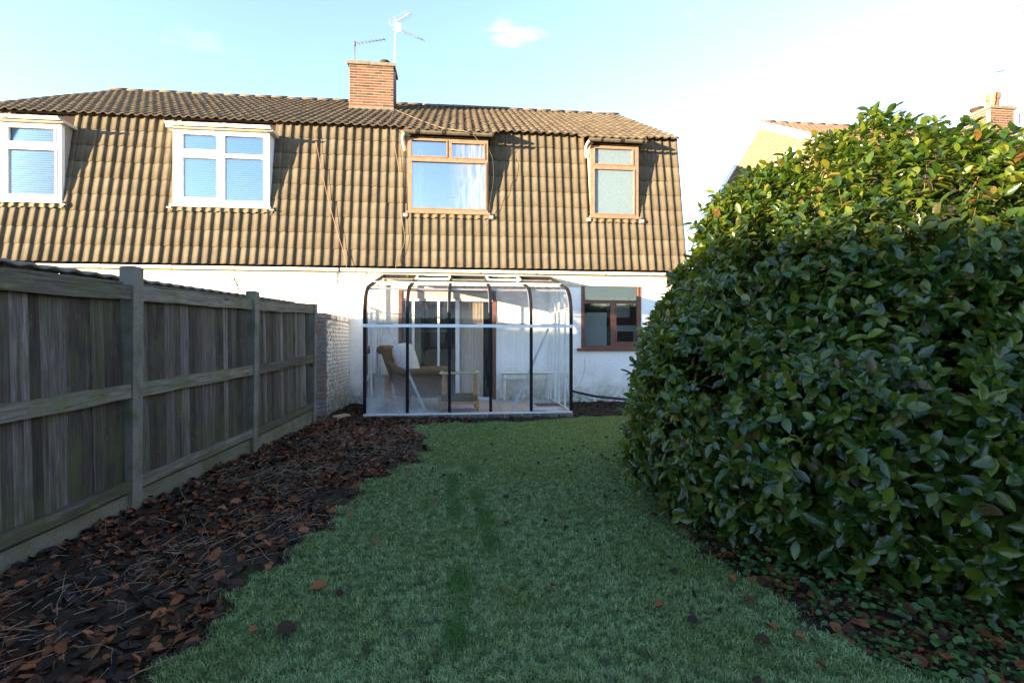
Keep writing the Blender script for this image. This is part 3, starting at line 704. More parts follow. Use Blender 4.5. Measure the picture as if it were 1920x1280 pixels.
# neighbouring pair beyond the bush
H_X0 = [10.2]
NB = build_house('neighbour_house', 'neighbouring house with orange tile-hung gable and red roof tiles, rising beyond the camellia bush', 10.2, 10.2 + 41 * PITCH, [], tiles=False, upmat='red_tile')
def hung_gable():
    xg = 10.2; V = []; z = 2.9; yb = 2 * RG[0]
    def span(z):
        if z < MT0[1]: f = (z - MB0[1]) / (MT0[1] - MB0[1]); a = MB0[0] + .1 + f * (MT0[0] - MB0[0])
        else: f = (z - MT0[1]) / (RG[1] - MT0[1]); a = MT0[0] + f * (RG[0] - MT0[0])
        return a + .03, yb - a - .03
    k = 0
    while z < RG[1] - .1:
        a, b = span(z + .1); y = a + (.08 if k % 2 else 0) - .16
        while y < b:
            p, q = max(y + .003, a), min(y + .162, b)
            if q - p > .02:
                o_ = rnd.uniform(0, .006); V.append([(xg - .012, p, z + .135), (xg - .012, q, z + .135), (xg - .034 - o_, q, z), (xg - .034 - o_, p, z), (xg - .012, p, z - .002), (xg - .012, q, z - .002)])
            y += .165
        z += .125; k += 1
    me = template_mesh('hung_tiles', np.array(V), [(3, 2, 1, 0), (4, 5, 2, 3)]); tag(link(me, 'hung_tiles', M['orange_tile'], NB.root), kind='stuff')
    for nm, pts, mt in (('bargeboard', [(RG[0], RG[1]), (MT0[0] - .1, MT0[1] - .06)], 'white_plastic'), ('bargeboard', [(RG[0], RG[1]), (yb - MT0[0] + .1, MT0[1] - .06)], 'white_plastic')):
        n = 9; mb = MB(); a, b = pts
        for i in range(n):
            f0, f1 = i / n, (i + .97) / n; p = (xg - .045, a[0] + (b[0] - a[0]) * f0, a[1] + (b[1] - a[1]) * f0 - .06); q = (xg - .045, a[0] + (b[0] - a[0]) * f1, a[1] + (b[1] - a[1]) * f1 - .06); mb.beam(p, q, .09, .22)
        mb.build(nm, M[mt], NB.root)
    fr = holes_mb(14.1, 15.0, 5.2, 7.25, [(14.2, 14.9, 5.3, 7.15)], .05, lambda x, d, z: (xg - .10 + d, x, z)).build('window_frame', M['white_plastic'], NB.root)
    MB().box(xg - .07, xg - .06, 14.2, 14.9, 5.3, 7.15).build('pane', M['window_glass'], fr); MB().box(xg - .045, xg - .04, 14.15, 14.95, 5.25, 7.2).build('window_backing', M['brown_frame'], fr)
hung_gable()
chimney(NB.root, 16.9, 17.75, 14.2, 15.0, 7.9, 8.80, [(17.05, 14.75, .17, .18, 'soot'), (17.3, 14.45, .17, .5, 'terracotta')])
# ------------------------------------------------------------------ patio door and kitchen window (parts of the right house)
r = HR.root
def patio():
    a, b, c, d = PATIO; y = FY
    mb = MB()
    for q in ((a, a + .075, c, d), (b - .075, b, c, d), (a + .075, b - .075, d - .035, d)): mb.box(q[0], q[1], y - .015, y + .10, q[2], q[3])
    pd = mb.build('patio_door', M['brown_frame'], r)
    MB().box(a - .02, b + .02, y - .04, y + .1, c - .05, c).build('threshold', M['white_metal'], pd)
    MB().box(a + .078, b - .078, y + .005, y + .09, d - .19, d - .038).build('header_panel', M['cream_board'], pd)
    a += .078; b -= .078; d -= .193; w = b - a
    f = lambda t: a + w * t
    mb = MB()
    for q in ((f(.105), f(.135), c, d), (f(.385), f(.41), c, d), (f(.585), f(.63), c, d)): mb.box(q[0], q[1], y + .02, y + .065, q[2], q[3])
    mb.box(a, b, y + .022, y + .063, d - .05, d - .001); mb.box(a, b, y + .022, y + .063, c + .001, c + .05)
    fr = mb.build('door_frame', M['white_metal'], pd); MB().box(f(.595), f(.62), y - .02, y + .018, .95, 1.15).build('handle', M['white_plastic'], pd)
    pane(fr, f(0), f(.40), c + .05, d - .05, y + .045, 'door_glass'); pane(fr, f(.41), f(.60), c + .05, d - .05, y + .030, 'door_glass')
    for (p, q, k) in ((f(.63), f(.90), 16), (f(.0), f(.10), 6), (f(.135), f(.20), 5)):
        mb = MB(); n = k * 4; V = [(p + (q - p) * i / n, y + .16 + .028 * math.sin(i * 1.6), z) for z in (c + .02, d - .06) for i in range(n + 1)]
        mb.add(V, [(i, i + 1, n + 2 + i, n + 1 + i) for i in range(n)], True); mb.build('curtain', M['curtain'], pd)
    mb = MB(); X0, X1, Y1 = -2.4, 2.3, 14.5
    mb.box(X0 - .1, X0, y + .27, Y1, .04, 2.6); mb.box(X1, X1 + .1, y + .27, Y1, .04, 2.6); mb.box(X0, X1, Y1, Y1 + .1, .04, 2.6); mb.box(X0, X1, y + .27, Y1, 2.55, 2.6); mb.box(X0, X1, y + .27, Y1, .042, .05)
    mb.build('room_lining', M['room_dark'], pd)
    mb = MB(); mb.box(-.9, .0, 12.4, 13.2, .05, .5, bev=.05); mb.box(-.9, .0, 13.0, 13.25, .5, 1.15, bev=.06); mb.box(-1.0, -.85, 12.4, 13.2, .05, .72, bev=.04); mb.box(-.05, .1, 12.4, 13.2, .05, .72, bev=.04)
    o = mb.build('armchair', M['curtain'], None); tag(o, 'beige upholstered armchair inside the dark room behind the patio door', 'armchair')
patio()
def kitchen():
    a, b, c, d = KIT; w, h = b - a, d - c
    hs = [(a + .06 * w, a + .94 * w, c + .74 * h, c + .955 * h), (a + .05 * w, a + .49 * w, c + .04 * h, c + .69 * h), (a + .58 * w, a + .93 * w, c + .10 * h, c + .69 * h)]
    fr = holes_mb(a, b, c, d, hs, .07, lambda x, q, z: (x, FY - .012 + q, z)).build('window_frame', M['brown_frame'], r)
    mb = MB()
    for (p, q, s, t_) in hs[:1] + hs[2:]:
        e = .022
        for k in ((p - e, p - .002, s - e, t_ + e), (q + .002, q + e, s - e, t_ + e), (p - .002, q + .002, s - e, s - .002), (p - .002, q + .002, t_ + .002, t_ + e)): mb.box(k[0], k[1], FY - .026, FY - .014, k[2], k[3])
    mb.build('sash_rim', M['brown_frame'], fr)
    for (p, q, s, t_) in hs: pane(fr, p - .004, q + .004, s - .004, t_ + .004, FY + .02, 'window_glass')
    MB().box(a - .10, b + .06, FY - .07, FY + .01, c - .06, c - .003, bev=.008).build('window_sill', M['brown_frame'], r)
    mb = MB(); X0, X1, Y1 = 2.5, 5.0, 14
    mb.box(X0 - .05, X0, FY + .27, Y1, .04, 2.6); mb.box(X1, X1 + .05, FY + .27, Y1, .04, 2.6); mb.box(X0, X1, Y1, Y1 + .1, .04, 2.6); mb.box(X0, X1, FY + .27, Y1, 2.55, 2.6); mb.build('kitchen_lining', M['room_wall'], fr)
    mb = MB(); mb.box(3.0, 3.55, 11.75, 12.3, .9, 2.05); mb.box(3.75, 4.25, 12.1, 12.4, 1.95, 2.45)
    mb.build('wall_cupboard', M['cream_paint'], fr)
    mb = MB(); mb.box(3.72, 4.4, 11.9, 12.4, .9, 1.75); mb.build('boiler_cabinet', M['white_plastic'], fr); MB().box(3.85, 4.27, 11.885, 11.895, 1.15, 1.6).build('cabinet_opening', M['room_dark'], fr)
kitchen()
# downpipe stub at the right corner
MB().box(4.72, 4.80, FY - .09, FY - .01, 2.66, 2.83).build('gutter_outlet', M['gutter_black'], r)

# ------------------------------------------------------------------ lean-to greenhouse
GX0, GX1, GY = -1.655, 2.02, 8.9; GZ = .06
def sect(n=8):
    """front-to-wall outline of the glazing (Y, z)"""
    pts = [(GY, GZ + .03), (GY, 1.88)]
    p0, p1, p2 = Vector((GY, 1.88)), Vector((GY + .03, 2.22)), Vector((GY + .36, 2.345))
    for i in range(1, n + 1): t_ = i / n; q = p0 * (1 - t_) ** 2 + p1 * 2 * t_ * (1 - t_) + p2 * t_ ** 2; pts.append((q.x, q.y))
    pts.append((FY - .02, 2.765)); return pts
SEC = sect()
gh = thing('lean_to_greenhouse', 'curved glass lean-to greenhouse with black glazing bars and a white waist rail', 'greenhouse', ((GX0 + GX1) / 2, GY, 0))
tag(MB().box(GX0 - .03, GX1 + .03, GY - .02, FY - .012, -.05, .045).build('greenhouse_floor', M['floor_slab']), kind='structure')
# paving slabs of the floor
k = 0; sw = (GX1 - GX0 - .1) / 6; fl = bpy.data.objects['greenhouse_floor']
for i in range(6):
    for j in range(3):
        y0 = GY + .06 + j * .66; o = MB().box(0, sw - .008, 0, .652, 0, .012 + rnd.uniform(-.002, .003), bev=.003).build('floor_slab', M['floor_slab']); o.parent = fl; o.location = (GX0 + .06 + i * sw, y0, .046)
# plinth of engineering bricks
nb = 12; bw = (GX1 - GX0 + .06) / nb
for i in range(nb):
    o = MB().box(0, bw - .010, 0, .11, 0, .13, bev=.008).build('plinth_block', M['stone'], gh, (GX0 - .03 + i * bw, GY - .035 + rnd.uniform(-.006, .006), -.085 + rnd.uniform(-.004, .004)))
bx = [GX0 + (GX1 - GX0) * i / 5 for i in range(6)]
for i, x in enumerate(bx):
    mb = MB(); w = .052 if 0 < i < 5 else .055
    for q in range(len(SEC) - 1):
        a, b = SEC[q], SEC[q + 1]; mb.beam((x, a[0], a[1]), (x, b[0], b[1]), w, .045, (0, -.3, 1) if q > 4 else (0, -1, .01))
    g_ = mb.build('glazing_bar', M['black_bar'], gh)
    mb = MB()
    for q in range(1, len(SEC) - 1):
        a, b = SEC[q], SEC[q + 1]; mb.beam((x - w / 2 - .006, a[0] + .03, a[1] - .01), (x - w / 2 - .006, b[0] + .03, b[1] - .01), .010, .02, (0, -.3, 1) if q > 4 else (0, -1, .01))
    mb.build('alloy_rib', M['white_metal'], g_)
mb = MB(); mb.box(GX0 - .03, GX1 + .03, GY - .045, GY - .024, 1.60, 1.655); mb.build('waist_rail', M['white_metal'], gh)
mb = MB()
for i in range(5): mb.box(bx[i] + .05 + rnd.random() * .2, bx[i + 1] - .05 - rnd.random() * .3, GY - .03, GY - .005, 1.657, 1.668)
mb.build('rubber_seal', M['black_bar'], gh)
mb = MB(); mb.box(GX0 - .02, GX1 + .02, GY - .022, GY + .022, GZ - .008, GZ + .022); mb.build('base_frame', M['white_metal'], gh)
mb = MB(); mb.box(GX0, GX1, FY - .06, FY - .012, 2.74, 2.80); mb.build('ridge_rail', M['black_bar'], gh)
mb = MB(); mb.beam((GX0, GY + .34, 2.31), (GX1, GY + .34, 2.31), .035, .03); mb.beam((GX0, GY + .9, 2.50), (GX1, GY + .9, 2.50), .018, .018); mb.build('purlin', M['white_metal'], gh)
rs = lambda y: 2.345 + (y - GY - .36) * (2.765 - 2.345) / (FY - .02 - GY - .36)
for i in (1, 3):                                    # roof vents
    mb = MB(); y0, y1 = GY + 1.32, FY - .08; a, b = bx[i] + .03, bx[i + 1] - .03
    for p, q in (((a, y0), (b, y0)), ((a, y1), (b, y1)), ((a, y0), (a, y1)), ((b, y0), (b, y1))): mb.beam((p[0], p[1], rs(p[1]) + .045), (q[0], q[1], rs(q[1]) + .045), .035, .03)
    vt = mb.build('roof_vent', M['white_metal'], gh); mb = MB(); mb.beam((a, y0 - .22, rs(y0) - .06), (b, y0 - .22, rs(y0) - .06), .02, .02); mb.build('vent_stay', M['white_metal'], gh)
for i in range(5):                                  # glass: lower lights, curved lights, roof lights
    a, b = bx[i] + .016, bx[i + 1] - .016
    MB().box(a, b, GY - .003, GY + .001, GZ + .03, 1.60).build('pane', M['greenhouse_glass'], gh)
    V = [(x, y, z) for x in (a, b) for y, z in [(GY, 1.66)] + SEC[1:-1]]; n = len(V) // 2
    MB().add(V, [(j, n + j, n + j + 1, j + 1) for j in range(n - 1)], True).build('curved_pane', M['greenhouse_glass'], gh)
    MB().add([(a, SEC[-2][0], SEC[-2][1]), (b, SEC[-2][0], SEC[-2][1]), (b, FY - .05, rs(FY - .05)), (a, FY - .05, rs(FY - .05))], [(0, 1, 2, 3)]).build('roof_pane', M['roof_glass'], gh)
for x, ys in ((GX0, (9.55, 10.25, 10.62, 10.95)), (GX1, (9.42, 10.02, 10.42, 10.95))):      # end walls
    mb = MB()
    for k, y in enumerate(ys):
        zt = rs(y) if y > GY + .36 else 2.3; mb.box(x - .018, x + .018, y - (.03 if k in (1, 2) else .018), y + (.03 if k in (1, 2) else .018), GZ, zt)
    mb.box(x - .015, x + .015, GY, FY - .012, GZ - .01, GZ + .03); mb.box(x - .012, x + .012, GY, FY - .012, 1.95, 1.98) if x > 0 else mb.box(x - .012, x + .012, 9.4, FY - .012, 1.96, 1.99)
    mb.build('end_frame', M['white_metal'], gh)
    P = [(x, y, z) for y, z in SEC] + [(x, FY - .02, GZ)]
    MB().add(P, [tuple(range(len(P)))]).build('end_pane', M['greenhouse_side_glass'], gh)
    mb = MB(); mb.tube([(x, GY + .05, .6 if x < 0 else .25), (x, GY + .95, .95 if x < 0 else 1.05)], .009, 6); mb.build('end_brace', M['white_metal'], gh)
for p, q in (((W(727, 614, Y=GY + .05)), W(798, 771, Y=GY + .05)), (W(1028, 616, Y=GY + .05), W(960, 770, Y=GY + .05))):
    MB().beam(p, q, .042, .014, (0, -1, 0)).build('diagonal_brace', M['white_metal'], gh)
for i, (px, py, s) in enumerate(((773, 532, 1), (790, 541, 1.6), (803, 542, .8), (843, 538, 1), (936, 543, .9), (951, 546, 1.4), (764, 552, .7))):   # moss clumps on the roof glass
    p = None; y = 9.3
    for y in np.arange(9.27, 10.95, .02):
        w_ = W(px, py, Y=float(y))
        if w_.z < rs(float(y)): continue
        break
    w_ = W(px, py, Y=float(y)); mb = MB(); V = []
    for a in range(9): t_ = a / 9 * 6.283; rr = .045 * s * rnd.uniform(.6, 1.2); V.append((w_.x + rr * 1.5 * math.cos(t_), w_.y + rr * math.sin(t_), rs(w_.y + rr * math.sin(t_)) + .004))
    V.append((w_.x, w_.y, rs(w_.y) + .028)); mb.add(V, [(a, (a + 1) % 9, 9) for a in range(9)], True); o = mb.build('moss_clump', M['moss']); tag(o, ('small tuft' if s < 1 else 'clump' if s < 1.3 else 'large clump') + ' of moss on the greenhouse roof glass, ' + ['left of the second bar', 'long and brown, in the second bay', 'tiny, beside the long brown one', 'against the third bar', 'thin, in the fourth bay', 'thick, in the fourth bay', 'low down left of the second bar'][i], 'moss')

# ------------------------------------------------------------------ furniture in the greenhouse
FZ = .062
def wicker_chair():
    t_ = thing('wicker_armchair', 'brown wicker armchair with rolled back and white back cushion inside the greenhouse', 'armchair', (-.80, 9.95, FZ), R(-8), local=True)
    hw = .37
    def ext(prof2, y0, y1, nm, mt, sm=False, n=0):
        P = [(x, y0, z) for x, z in prof2] + [(x, y1, z) for x, z in prof2]; k = len(prof2)
        mb = MB(); mb.add(P, [tuple(range(k)), tuple(reversed(range(k, 2 * k)))] + [(i, k + i, k + (i + 1) % k, (i + 1) % k) for i in range(k)]); return mb.build(nm, M[mt], t_)
    # curved back: rolled top, leaning panel
    roll = [(-.66 + .085 * math.cos(a), 1.13 + .085 * math.sin(a)) for a in [R(v) for v in range(300, 0, -25)]]
    back = [(-.18, .28), (-.27, .55), (-.42, .9)] + [(-.56, 1.06)] + [(-.575, 1.145), (-.62, 1.2), (-.67, 1.215), (-.73, 1.17), (-.745, 1.11), (-.70, 1.055), (-.64, 1.04), (-.58, .86), (-.50, .66), (-.40, .42), (-.36, .28)]
    back = [(x * 1.0, z) for x, z in back][::-1]
    # subdivide width to give a barrel curve
    mb = MB(); n = 8; k = len(back); P = []
    for j in range(n + 1):
        y = -hw + 2 * hw * j / n; c = .07 * (1 - (2 * j / n - 1) ** 2)
        P += [(x - c * (.4 + z * .5), y, z) for x, z in back]
    F = [tuple(reversed(range(k))), tuple(range(n * k, n * k + k))]
    for j in range(n): F += [(j * k + i, j * k + (i + 1) % k, (j + 1) * k + (i + 1) % k, (j + 1) * k + i) for i in range(k)]
    mb.add(P, F, True); mb.build('backrest', M['wicker'], t_)
    for s in (-1, 1):
        y = s * (hw + .02)
        a = MB(); a.tube([(-.50, y, .90), (-.36, y, .76), (-.22, y, .70), (.0, y, .70), (.30, y, .715), (.47, y, .71), (.53, y, .66), (.53, y, .60)], [.05, .065, .075, .075, .075, .07, .06, .045], 10); a.build('arm', M['wicker'], t_)
        ext([(-.36, .26), (.50, .26), (.52, .66), (-.30, .68), (-.45, .82)], y - .03, y + .03, 'side_panel', 'wicker')
    mb = MB(); mb.box(-.30, .52, -hw + .03, hw - .03, .26, .42, bev=.01); mb.build('seat_base', M['wicker'], t_)
    mb = MB(); mb.box(-.22, .50, -hw + .05, hw - .05, .425, .56, bev=.04); mb.build('seat_cushion', M['cushion'], t_)
    # plump back cushion
    mb = MB(); V = []; nu, nv = 12, 9; Mx = Matrix.Translation((-.26, 0, .90)) @ Matrix.Rotation(R(-17), 4, 'Y')
    for i in range(nu + 1):
        th = math.pi * i / nu
        for j in range(nv * 2):
            ph = math.pi * j / nv; f = lambda v, e: math.copysign(abs(v) ** e, v)
            V.append(Mx @ Vector((.20 * f(math.sin(th), .7) * f(math.cos(ph), .9), .31 * f(math.sin(th), .5) * f(math.sin(ph), .45), .36 * f(math.cos(th), .5))))
    m2 = nv * 2; mb.add(V, [(i * m2 + j, i * m2 + (j + 1) % m2, (i + 1) * m2 + (j + 1) % m2, (i + 1) * m2 + j) for i in range(nu) for j in range(m2)], True); mb.build('back_cushion', M['cushion'], t_)
    mb = MB(); mb.tube([(-.38, -hw, .27), (.52, -hw, .25)], .018, 6); mb.tube([(-.38, hw, .27), (.52, hw, .25)], .018, 6); mb.build('base_rail', M['pine'], t_)
    for x in (-.32, .46):
        for y in (-hw, hw): MB().tube([(x, y, .27), (x - .01 if x < 0 else x + .01, y, .13), (x - .03 if x < 0 else x + .02, y, .0)], [.03, .027, .02], 8).build('leg', M['pine'], t_)
wicker_chair()
def table(x, y, z, label, s=1.0, w=.36):
    t_ = thing('side_table', label, 'side table', (x, y, z), R(-3), local=True)
    tp = MB(); tp.box(-w, w, -.24, .24, .385 * s, .425 * s, bev=.008); tp = tp.build('tabletop', M['pale_wood'], t_)
    MB().box(-w + .06, w - .06, -.18, .18, .4255 * s, .430 * s).build('glass_inset', M['window_glass'], tp)
    for a in (-1, 1):
        for b in (-1, 1): MB().box(a * (w - .075) - .033, a * (w - .075) + .033, b * .17 - .033, b * .17 + .033, 0, .385 * s - .001, bev=.006).build('leg', M['pine'], t_)
def stool(x, y):
    t_ = thing('wicker_footstool', 'low wicker footstool with splayed wooden legs, under the small pine table in the greenhouse', 'footstool', (x, y, FZ), R(-3), local=True)
    MB().box(-.33, .33, -.24, .24, .17, .30, bev=.03).build('woven_top', M['wicker'], t_)
    mb = MB()
    for q in (((-.35, -.26, .165), (.35, -.26, .165)), ((-.35, .26, .165), (.35, .26, .165)), ((-.35, -.26, .165), (-.35, .26, .165)), ((.35, -.26, .165), (.35, .26, .165))): mb.tube(q, .02, 8)
    mb.build('cane_rim', M['pine'], t_)
    for a in (-1, 1):
        for b in (-1, 1): MB().tube([(a * .29, b * .20, .19), (a * .31, b * .22, .1), (a * .35, b * .25, 0)], [.04, .034, .02], 8).build('leg', M['pine'], t_)
stool(.0, 9.38)
table(.0, 9.38, FZ + .301, 'small pine table with pale glass-inset top standing on the wicker footstool', 1.0)
table(-1.28, 10.55, FZ, 'small pine table mostly hidden behind the wicker armchair', 1.45, .28)
def bench():
    t_ = thing('white_bench', 'cream painted console bench with turned legs against the wall inside the greenhouse', 'bench', (1.42, 10.68, FZ), 0, local=True)
    MB().box(-.57, .57, -.17, .17, .60, .625, bev=.006).build('tabletop', M['cream_paint'], t_)
    mb = MB(); mb.box(-.49, .49, -.135, -.115, .49, .598); mb.box(-.49, .49, .115, .135, .49, .598); mb.box(-.49, -.47, -.11, .11, .49, .598); mb.box(.47, .49, -.11, .11, .49, .598); mb.build('apron', M['cream_paint'], t_)
    for a in (-1, 1):
        for b in (-1, 1): MB().lathe([(.030, .597), (.030, .48), (.018, .47), (.030, .44), (.018, .41), (.026, .38), (.036, .32), (.030, .24), (.018, .20), (.026, .17), (.018, .14), (.026, .08), (.014, 0)], (a * .475, b * .12, 0), 10).build('leg', M['cream_paint'], t_)
bench()
p = W(1028, 757, z=FZ + .02)
o = MB().box(p.x - .26, p.x + .22, p.y - .17, p.y + .2, FZ, FZ + .016, bev=.004).build('doormat', M['mat']); tag(o, 'dark grey ribbed doormat on the greenhouse floor by the right end', 'doormat')
mb = MB(); n = 10
V = [(1.22 + i * .07, 9.0 + j * .42, FZ + .004 + j * .004 + .018 * max(0, math.sin(i * .5)) * (1 - j)) for j in (0, 1) for i in range(n)]; V += [(x, y, z + .004) for x, y, z in V]
mb.add(V, [(i, i + 1, n + i + 1, n + i) for i in range(n - 1)] + [(2 * n + i, 3 * n + i, 3 * n + i + 1, 2 * n + i + 1) for i in range(n - 1)] + [(i, 2 * n + i, 2 * n + i + 1, i + 1) for i in range(n - 1)], True); tag(mb.build('cardboard_sheet', M['card']), 'warped pale sheet of card lying on the greenhouse floor in front of the doormat', 'sheet')

# ------------------------------------------------------------------ old garden wall beside the greenhouse
gw = thing('garden_wall', 'old flaking white brick garden wall with a stone coping, between the fence end and the house', 'wall', (-2.47, 9.1, 0))
MB().box(-2.57 + .012, -2.37 - .012, 9.112, 10.99, -.1, 1.75).build('wall_core', M['mortar'], gw)
brick_stack(gw, -2.57, -2.37, 9.1, 10.98, -.05, 1.75, 'old_white_brick', 'FR', 'brick', .075, 'old_brick')
for i in range(5):
    MB().box(0, .22, 0, .368, 0, .10, bev=.014).build('coping_stone', M['old_white_brick' if i else 'old_brick'], gw, (-2.58 + rnd.uniform(-.005, .005), 9.09 + i * .376, 1.752 + rnd.uniform(0, .006)))

# ------------------------------------------------------------------ fence
FP = [Vector((-2.84, .35, 0)), Vector((-2.71, 2.27, 0)), Vector((-2.576, 4.19, 0)), Vector((-2.444, 6.12, 0)), Vector((-2.31, 8.05, 0))]
fence = thing('garden_fence', 'weathered grey close-board timber fence with concrete posts and gravel boards along the left', 'fence', (-2.576, 4.19, 0))
pb = MB(); pb.box(-.055, .055, -.055, .055, -.3, 1.94, bev=.012); pme = pb.mesh('post'); pme.materials.append(M['post_concrete'])
for i, p in enumerate(FP):
    o = bpy.data.objects.new('post', pme); colobj(o); o.parent = fence; OFF[o] = Vector(); o.location = p - Vector((-2.576, 4.19, 0)) + Vector((0, 0, (-.02, 0, 0, .0, -.0)[i])); o.rotation_euler = (rnd.gauss(0, .004), rnd.gauss(0, .006), R(-4) + rnd.gauss(0, .01))
for i in range(4):
    a, b = FP[i], FP[i + 1]; d = (b - a).normalized(); L = (b - a).length; nrm = Vector((d.y, -d.x, 0)); ang = math.atan2(d.y, d.x); zb = (-.12, -.06, .0, .04)[i]; rise = (.05, .055, .045, .075)[i]
    base = a + d * .06; Lp = L - .12; slope = Matrix.Rotation(ang, 4, 'Z') @ Matrix.Rotation(-math.atan(rise / Lp), 4, 'Y')
    def put(nm, me, lx, ly, z, tilt=0):
        o = bpy.data.objects.new(nm, me); colobj(o); o.parent = fence; q = base + d * lx + nrm * ly; o.location = Vector((q.x, q.y, z + zb + rise * lx / Lp)) - Vector((-2.576, 4.19, 0)); o.rotation_euler = (slope @ Matrix.Rotation(tilt, 4, 'Y')).to_euler(); return o
    for (z, h, ly, th) in ((1.675, .115, .035, .032), (.915, .110, .035, .035), (.195, .085, .035, .035)):
        mb = MB(); n = 14; V = []
        for k in range(n + 1):
            x = Lp * k / n; w1 = .004 * math.sin(k * 1.3 + i) + .002 * math.sin(k * 3.1); w2 = .004 * math.sin(k * .9 + 2 * i) + (-.006 if k in (5,) else 0); V += [(x, -th / 2, w2), (x, th / 2, w2), (x, th / 2, h + w1), (x, -th / 2, h + w1)]
        F = [(3, 2, 1, 0), tuple(n * 4 + q for q in range(4))] + [(k * 4 + q, k * 4 + (q + 1) % 4, k * 4 + 4 + (q + 1) % 4, k * 4 + 4 + q) for k in range(n) for q in range(4)]
        me = mb.add(V, F).mesh('rail'); me.materials.append(M['fence_rail_x']); put('rail', me, 0, -ly + .07 - .0, z)
    me = MB().box(0, Lp, -.03, .025, 1.79, 1.812, bev=.003).mesh('capping_rail'); me.materials.append(M['fence_rail_x']); put('capping_rail', me, 0, .0, 0)
    x = 0
    while x < Lp - .01:
        w = min(rnd.uniform(.075, .125), Lp - x)
        if Lp - x - w < .05: w = Lp - x
        mb = MB(); n = 6; V = []
        for k in range(n + 1):
            z = .17 + (1.79 - .17) * k / n; j = .0015 * math.sin(k * 2 + x * 30); V += [(j, .004, z), (w + .012 + j, -.004, z), (w + .012 + j, -.012, z), (j, -.010, z)]
        mb.add(V, [(0, 1, 2, 3), tuple(n * 4 + q for q in (3, 2, 1, 0))] + [(k * 4 + q, k * 4 + 4 + q, k * 4 + 4 + (q + 1) % 4, k * 4 + (q + 1) % 4) for k in range(n) for q in range(4)])
        me = mb.mesh('board'); me.materials.append(M['fence_board']); put('board', me, x, -.012 + rnd.uniform(-.003, .003), 0); x += w
    me = MB().box(-.03, Lp + .03, -.022, .022, -.22, .165 - .0, bev=.008).mesh('gravel_board'); me.materials.append(M['gravel_board_concrete']); put('gravel_board', me, 0, .0, 0)
# neighbour's taller corrugated boundary behind
cf = thing('corrugated_boundary', 'dark boarding with a thin corrugated top edge showing just above the timber fence', 'fence', (-3.0, 5, 0))
mb = MB(); n = 220; V = []
for i in range(n + 1):
    y = 1.2 + i * 7.2 / n; x = -2.99 + (y - 3.5) * .045; zt = 1.86 + .024 * (y - 3.5) + .004 * math.sin(i * 1.1); e = .012 * math.sin(i * 1.1)
    V += [(x + .10, y, zt + .012 + e * .5), (x - .25, y, zt + .035 + e * .4), (x - .25, y, zt + .02), (x + .10, y, zt - .008 + e * .5)]
mb.add(V, [(k * 4 + q, k * 4 + 4 + q, k * 4 + 4 + (q + 1) % 4, k * 4 + (q + 1) % 4) for k in range(n) for q in range(4)], True); mb.build('corrugated_top', M['cement'], cf)
y = 1.2
while y < 8.3:
    w = rnd.uniform(.35, .6); x = -3.0 + (y - 3.5) * .045; MB().box(x + .06, x + .08, y, y + w - .008, -.1, 1.862 + .024 * (y - 3.5)).build('board', M['dark_board'], cf); y += w

# ------------------------------------------------------------------ aerials, masts and cables
def yagi(mb, a, b, n, el, up=(0, 0, 1), r_=.009, refl=0):
    a, b = Vector(a), Vector(b); d = (b - a).normalized(); s = d.cross(Vector(up)).normalized(); mb.tube([a, b], r_, 6); z = s.cross(d).normalized()
    for i in range(n):
        p = a + (b - a) * ((i + .6) / n); l_ = el * (1 - .25 * i / n); mb.tube([p - s * l_, p + s * l_], .0045, 5); mb.tube([p, p + z * .05], .004, 4)
def aerial1():
    t_ = thing('tv_aerial', 'short aerial mast with a single comb antenna on the left of the chimney cap', 'aerial', (-2.95, 14.4, 9.15))
    MB().tube([(-2.96, 14.4, 9.10), (-2.95, 14.38, 9.74)], .016, 7).build('mast', M['dark_metal'], t_)
    mb = MB(); mb.tube([(-2.95, 14.38, 9.68), (-2.95, 14.38, 9.80)], .03, 7); yagi(mb, (-3.02, 14.40, 9.74), (-2.05, 14.0, 9.69), 9, .10); mb.build('antenna', M['dark_metal'], t_)
def aerial2():
    b = W(738, 197, Y=14.6); t0 = W(742, 36, Y=14.3)
    t_ = thing('tv_aerial', 'tall pale aerial mast with crossed antennas strapped to the right side of the chimney', 'aerial', tuple(b))
    MB().tube([b, t0], .021, 8).build('mast', M['white_metal'], t_)
    mb = MB(); p = W(744, 40, Y=14.3); yagi(mb, p, W(770, 24, Y=13.9), 8, .16, r_=.010)
    mb2 = MB(); q = W(741, 44, Y=14.35)
    for k in range(4): mb2.tube([q + Vector((-.16, 0, .10 - .05 * k)), q + Vector((.10, .1, .04 - .05 * k))], .006, 5)
    mb2.tube([q + Vector((-.15, 0, .10)), q + Vector((-.15, 0, -.06))], .006, 5); mb2.tube([q + Vector((.10, .1, .04)), q + Vector((.10, .1, -.12))], .006, 5)
    an = mb.build('antenna', M['alu'], t_); mb2.build('reflector', M['alu'], an)
    mb = MB(); c = W(750, 57, Y=14.3); mb.tube([W(736, 56, Y=14.3), c], .012, 6); yagi(mb, W(752, 59, Y=14.25), W(795, 76, Y=13.8), 8, .12); mb.build('antenna', M['dark_metal'], t_)
    mb = MB(); c = W(747, 52, Y=14.3); mb.box(c.x - .05, c.x + .07, c.y - .03, c.y + .03, c.z - .13, c.z + .12, bev=.02); mb.build('amplifier_box', M['white_plastic'], t_)
    for z in (8.05, 8.25): MB().tube([(-1.98, 14.19, z), (b.x + .03, 14.5, z - .02)], .012, 6).build('wall_bracket', M['terracotta'], t_)
aerial1(); aerial2()
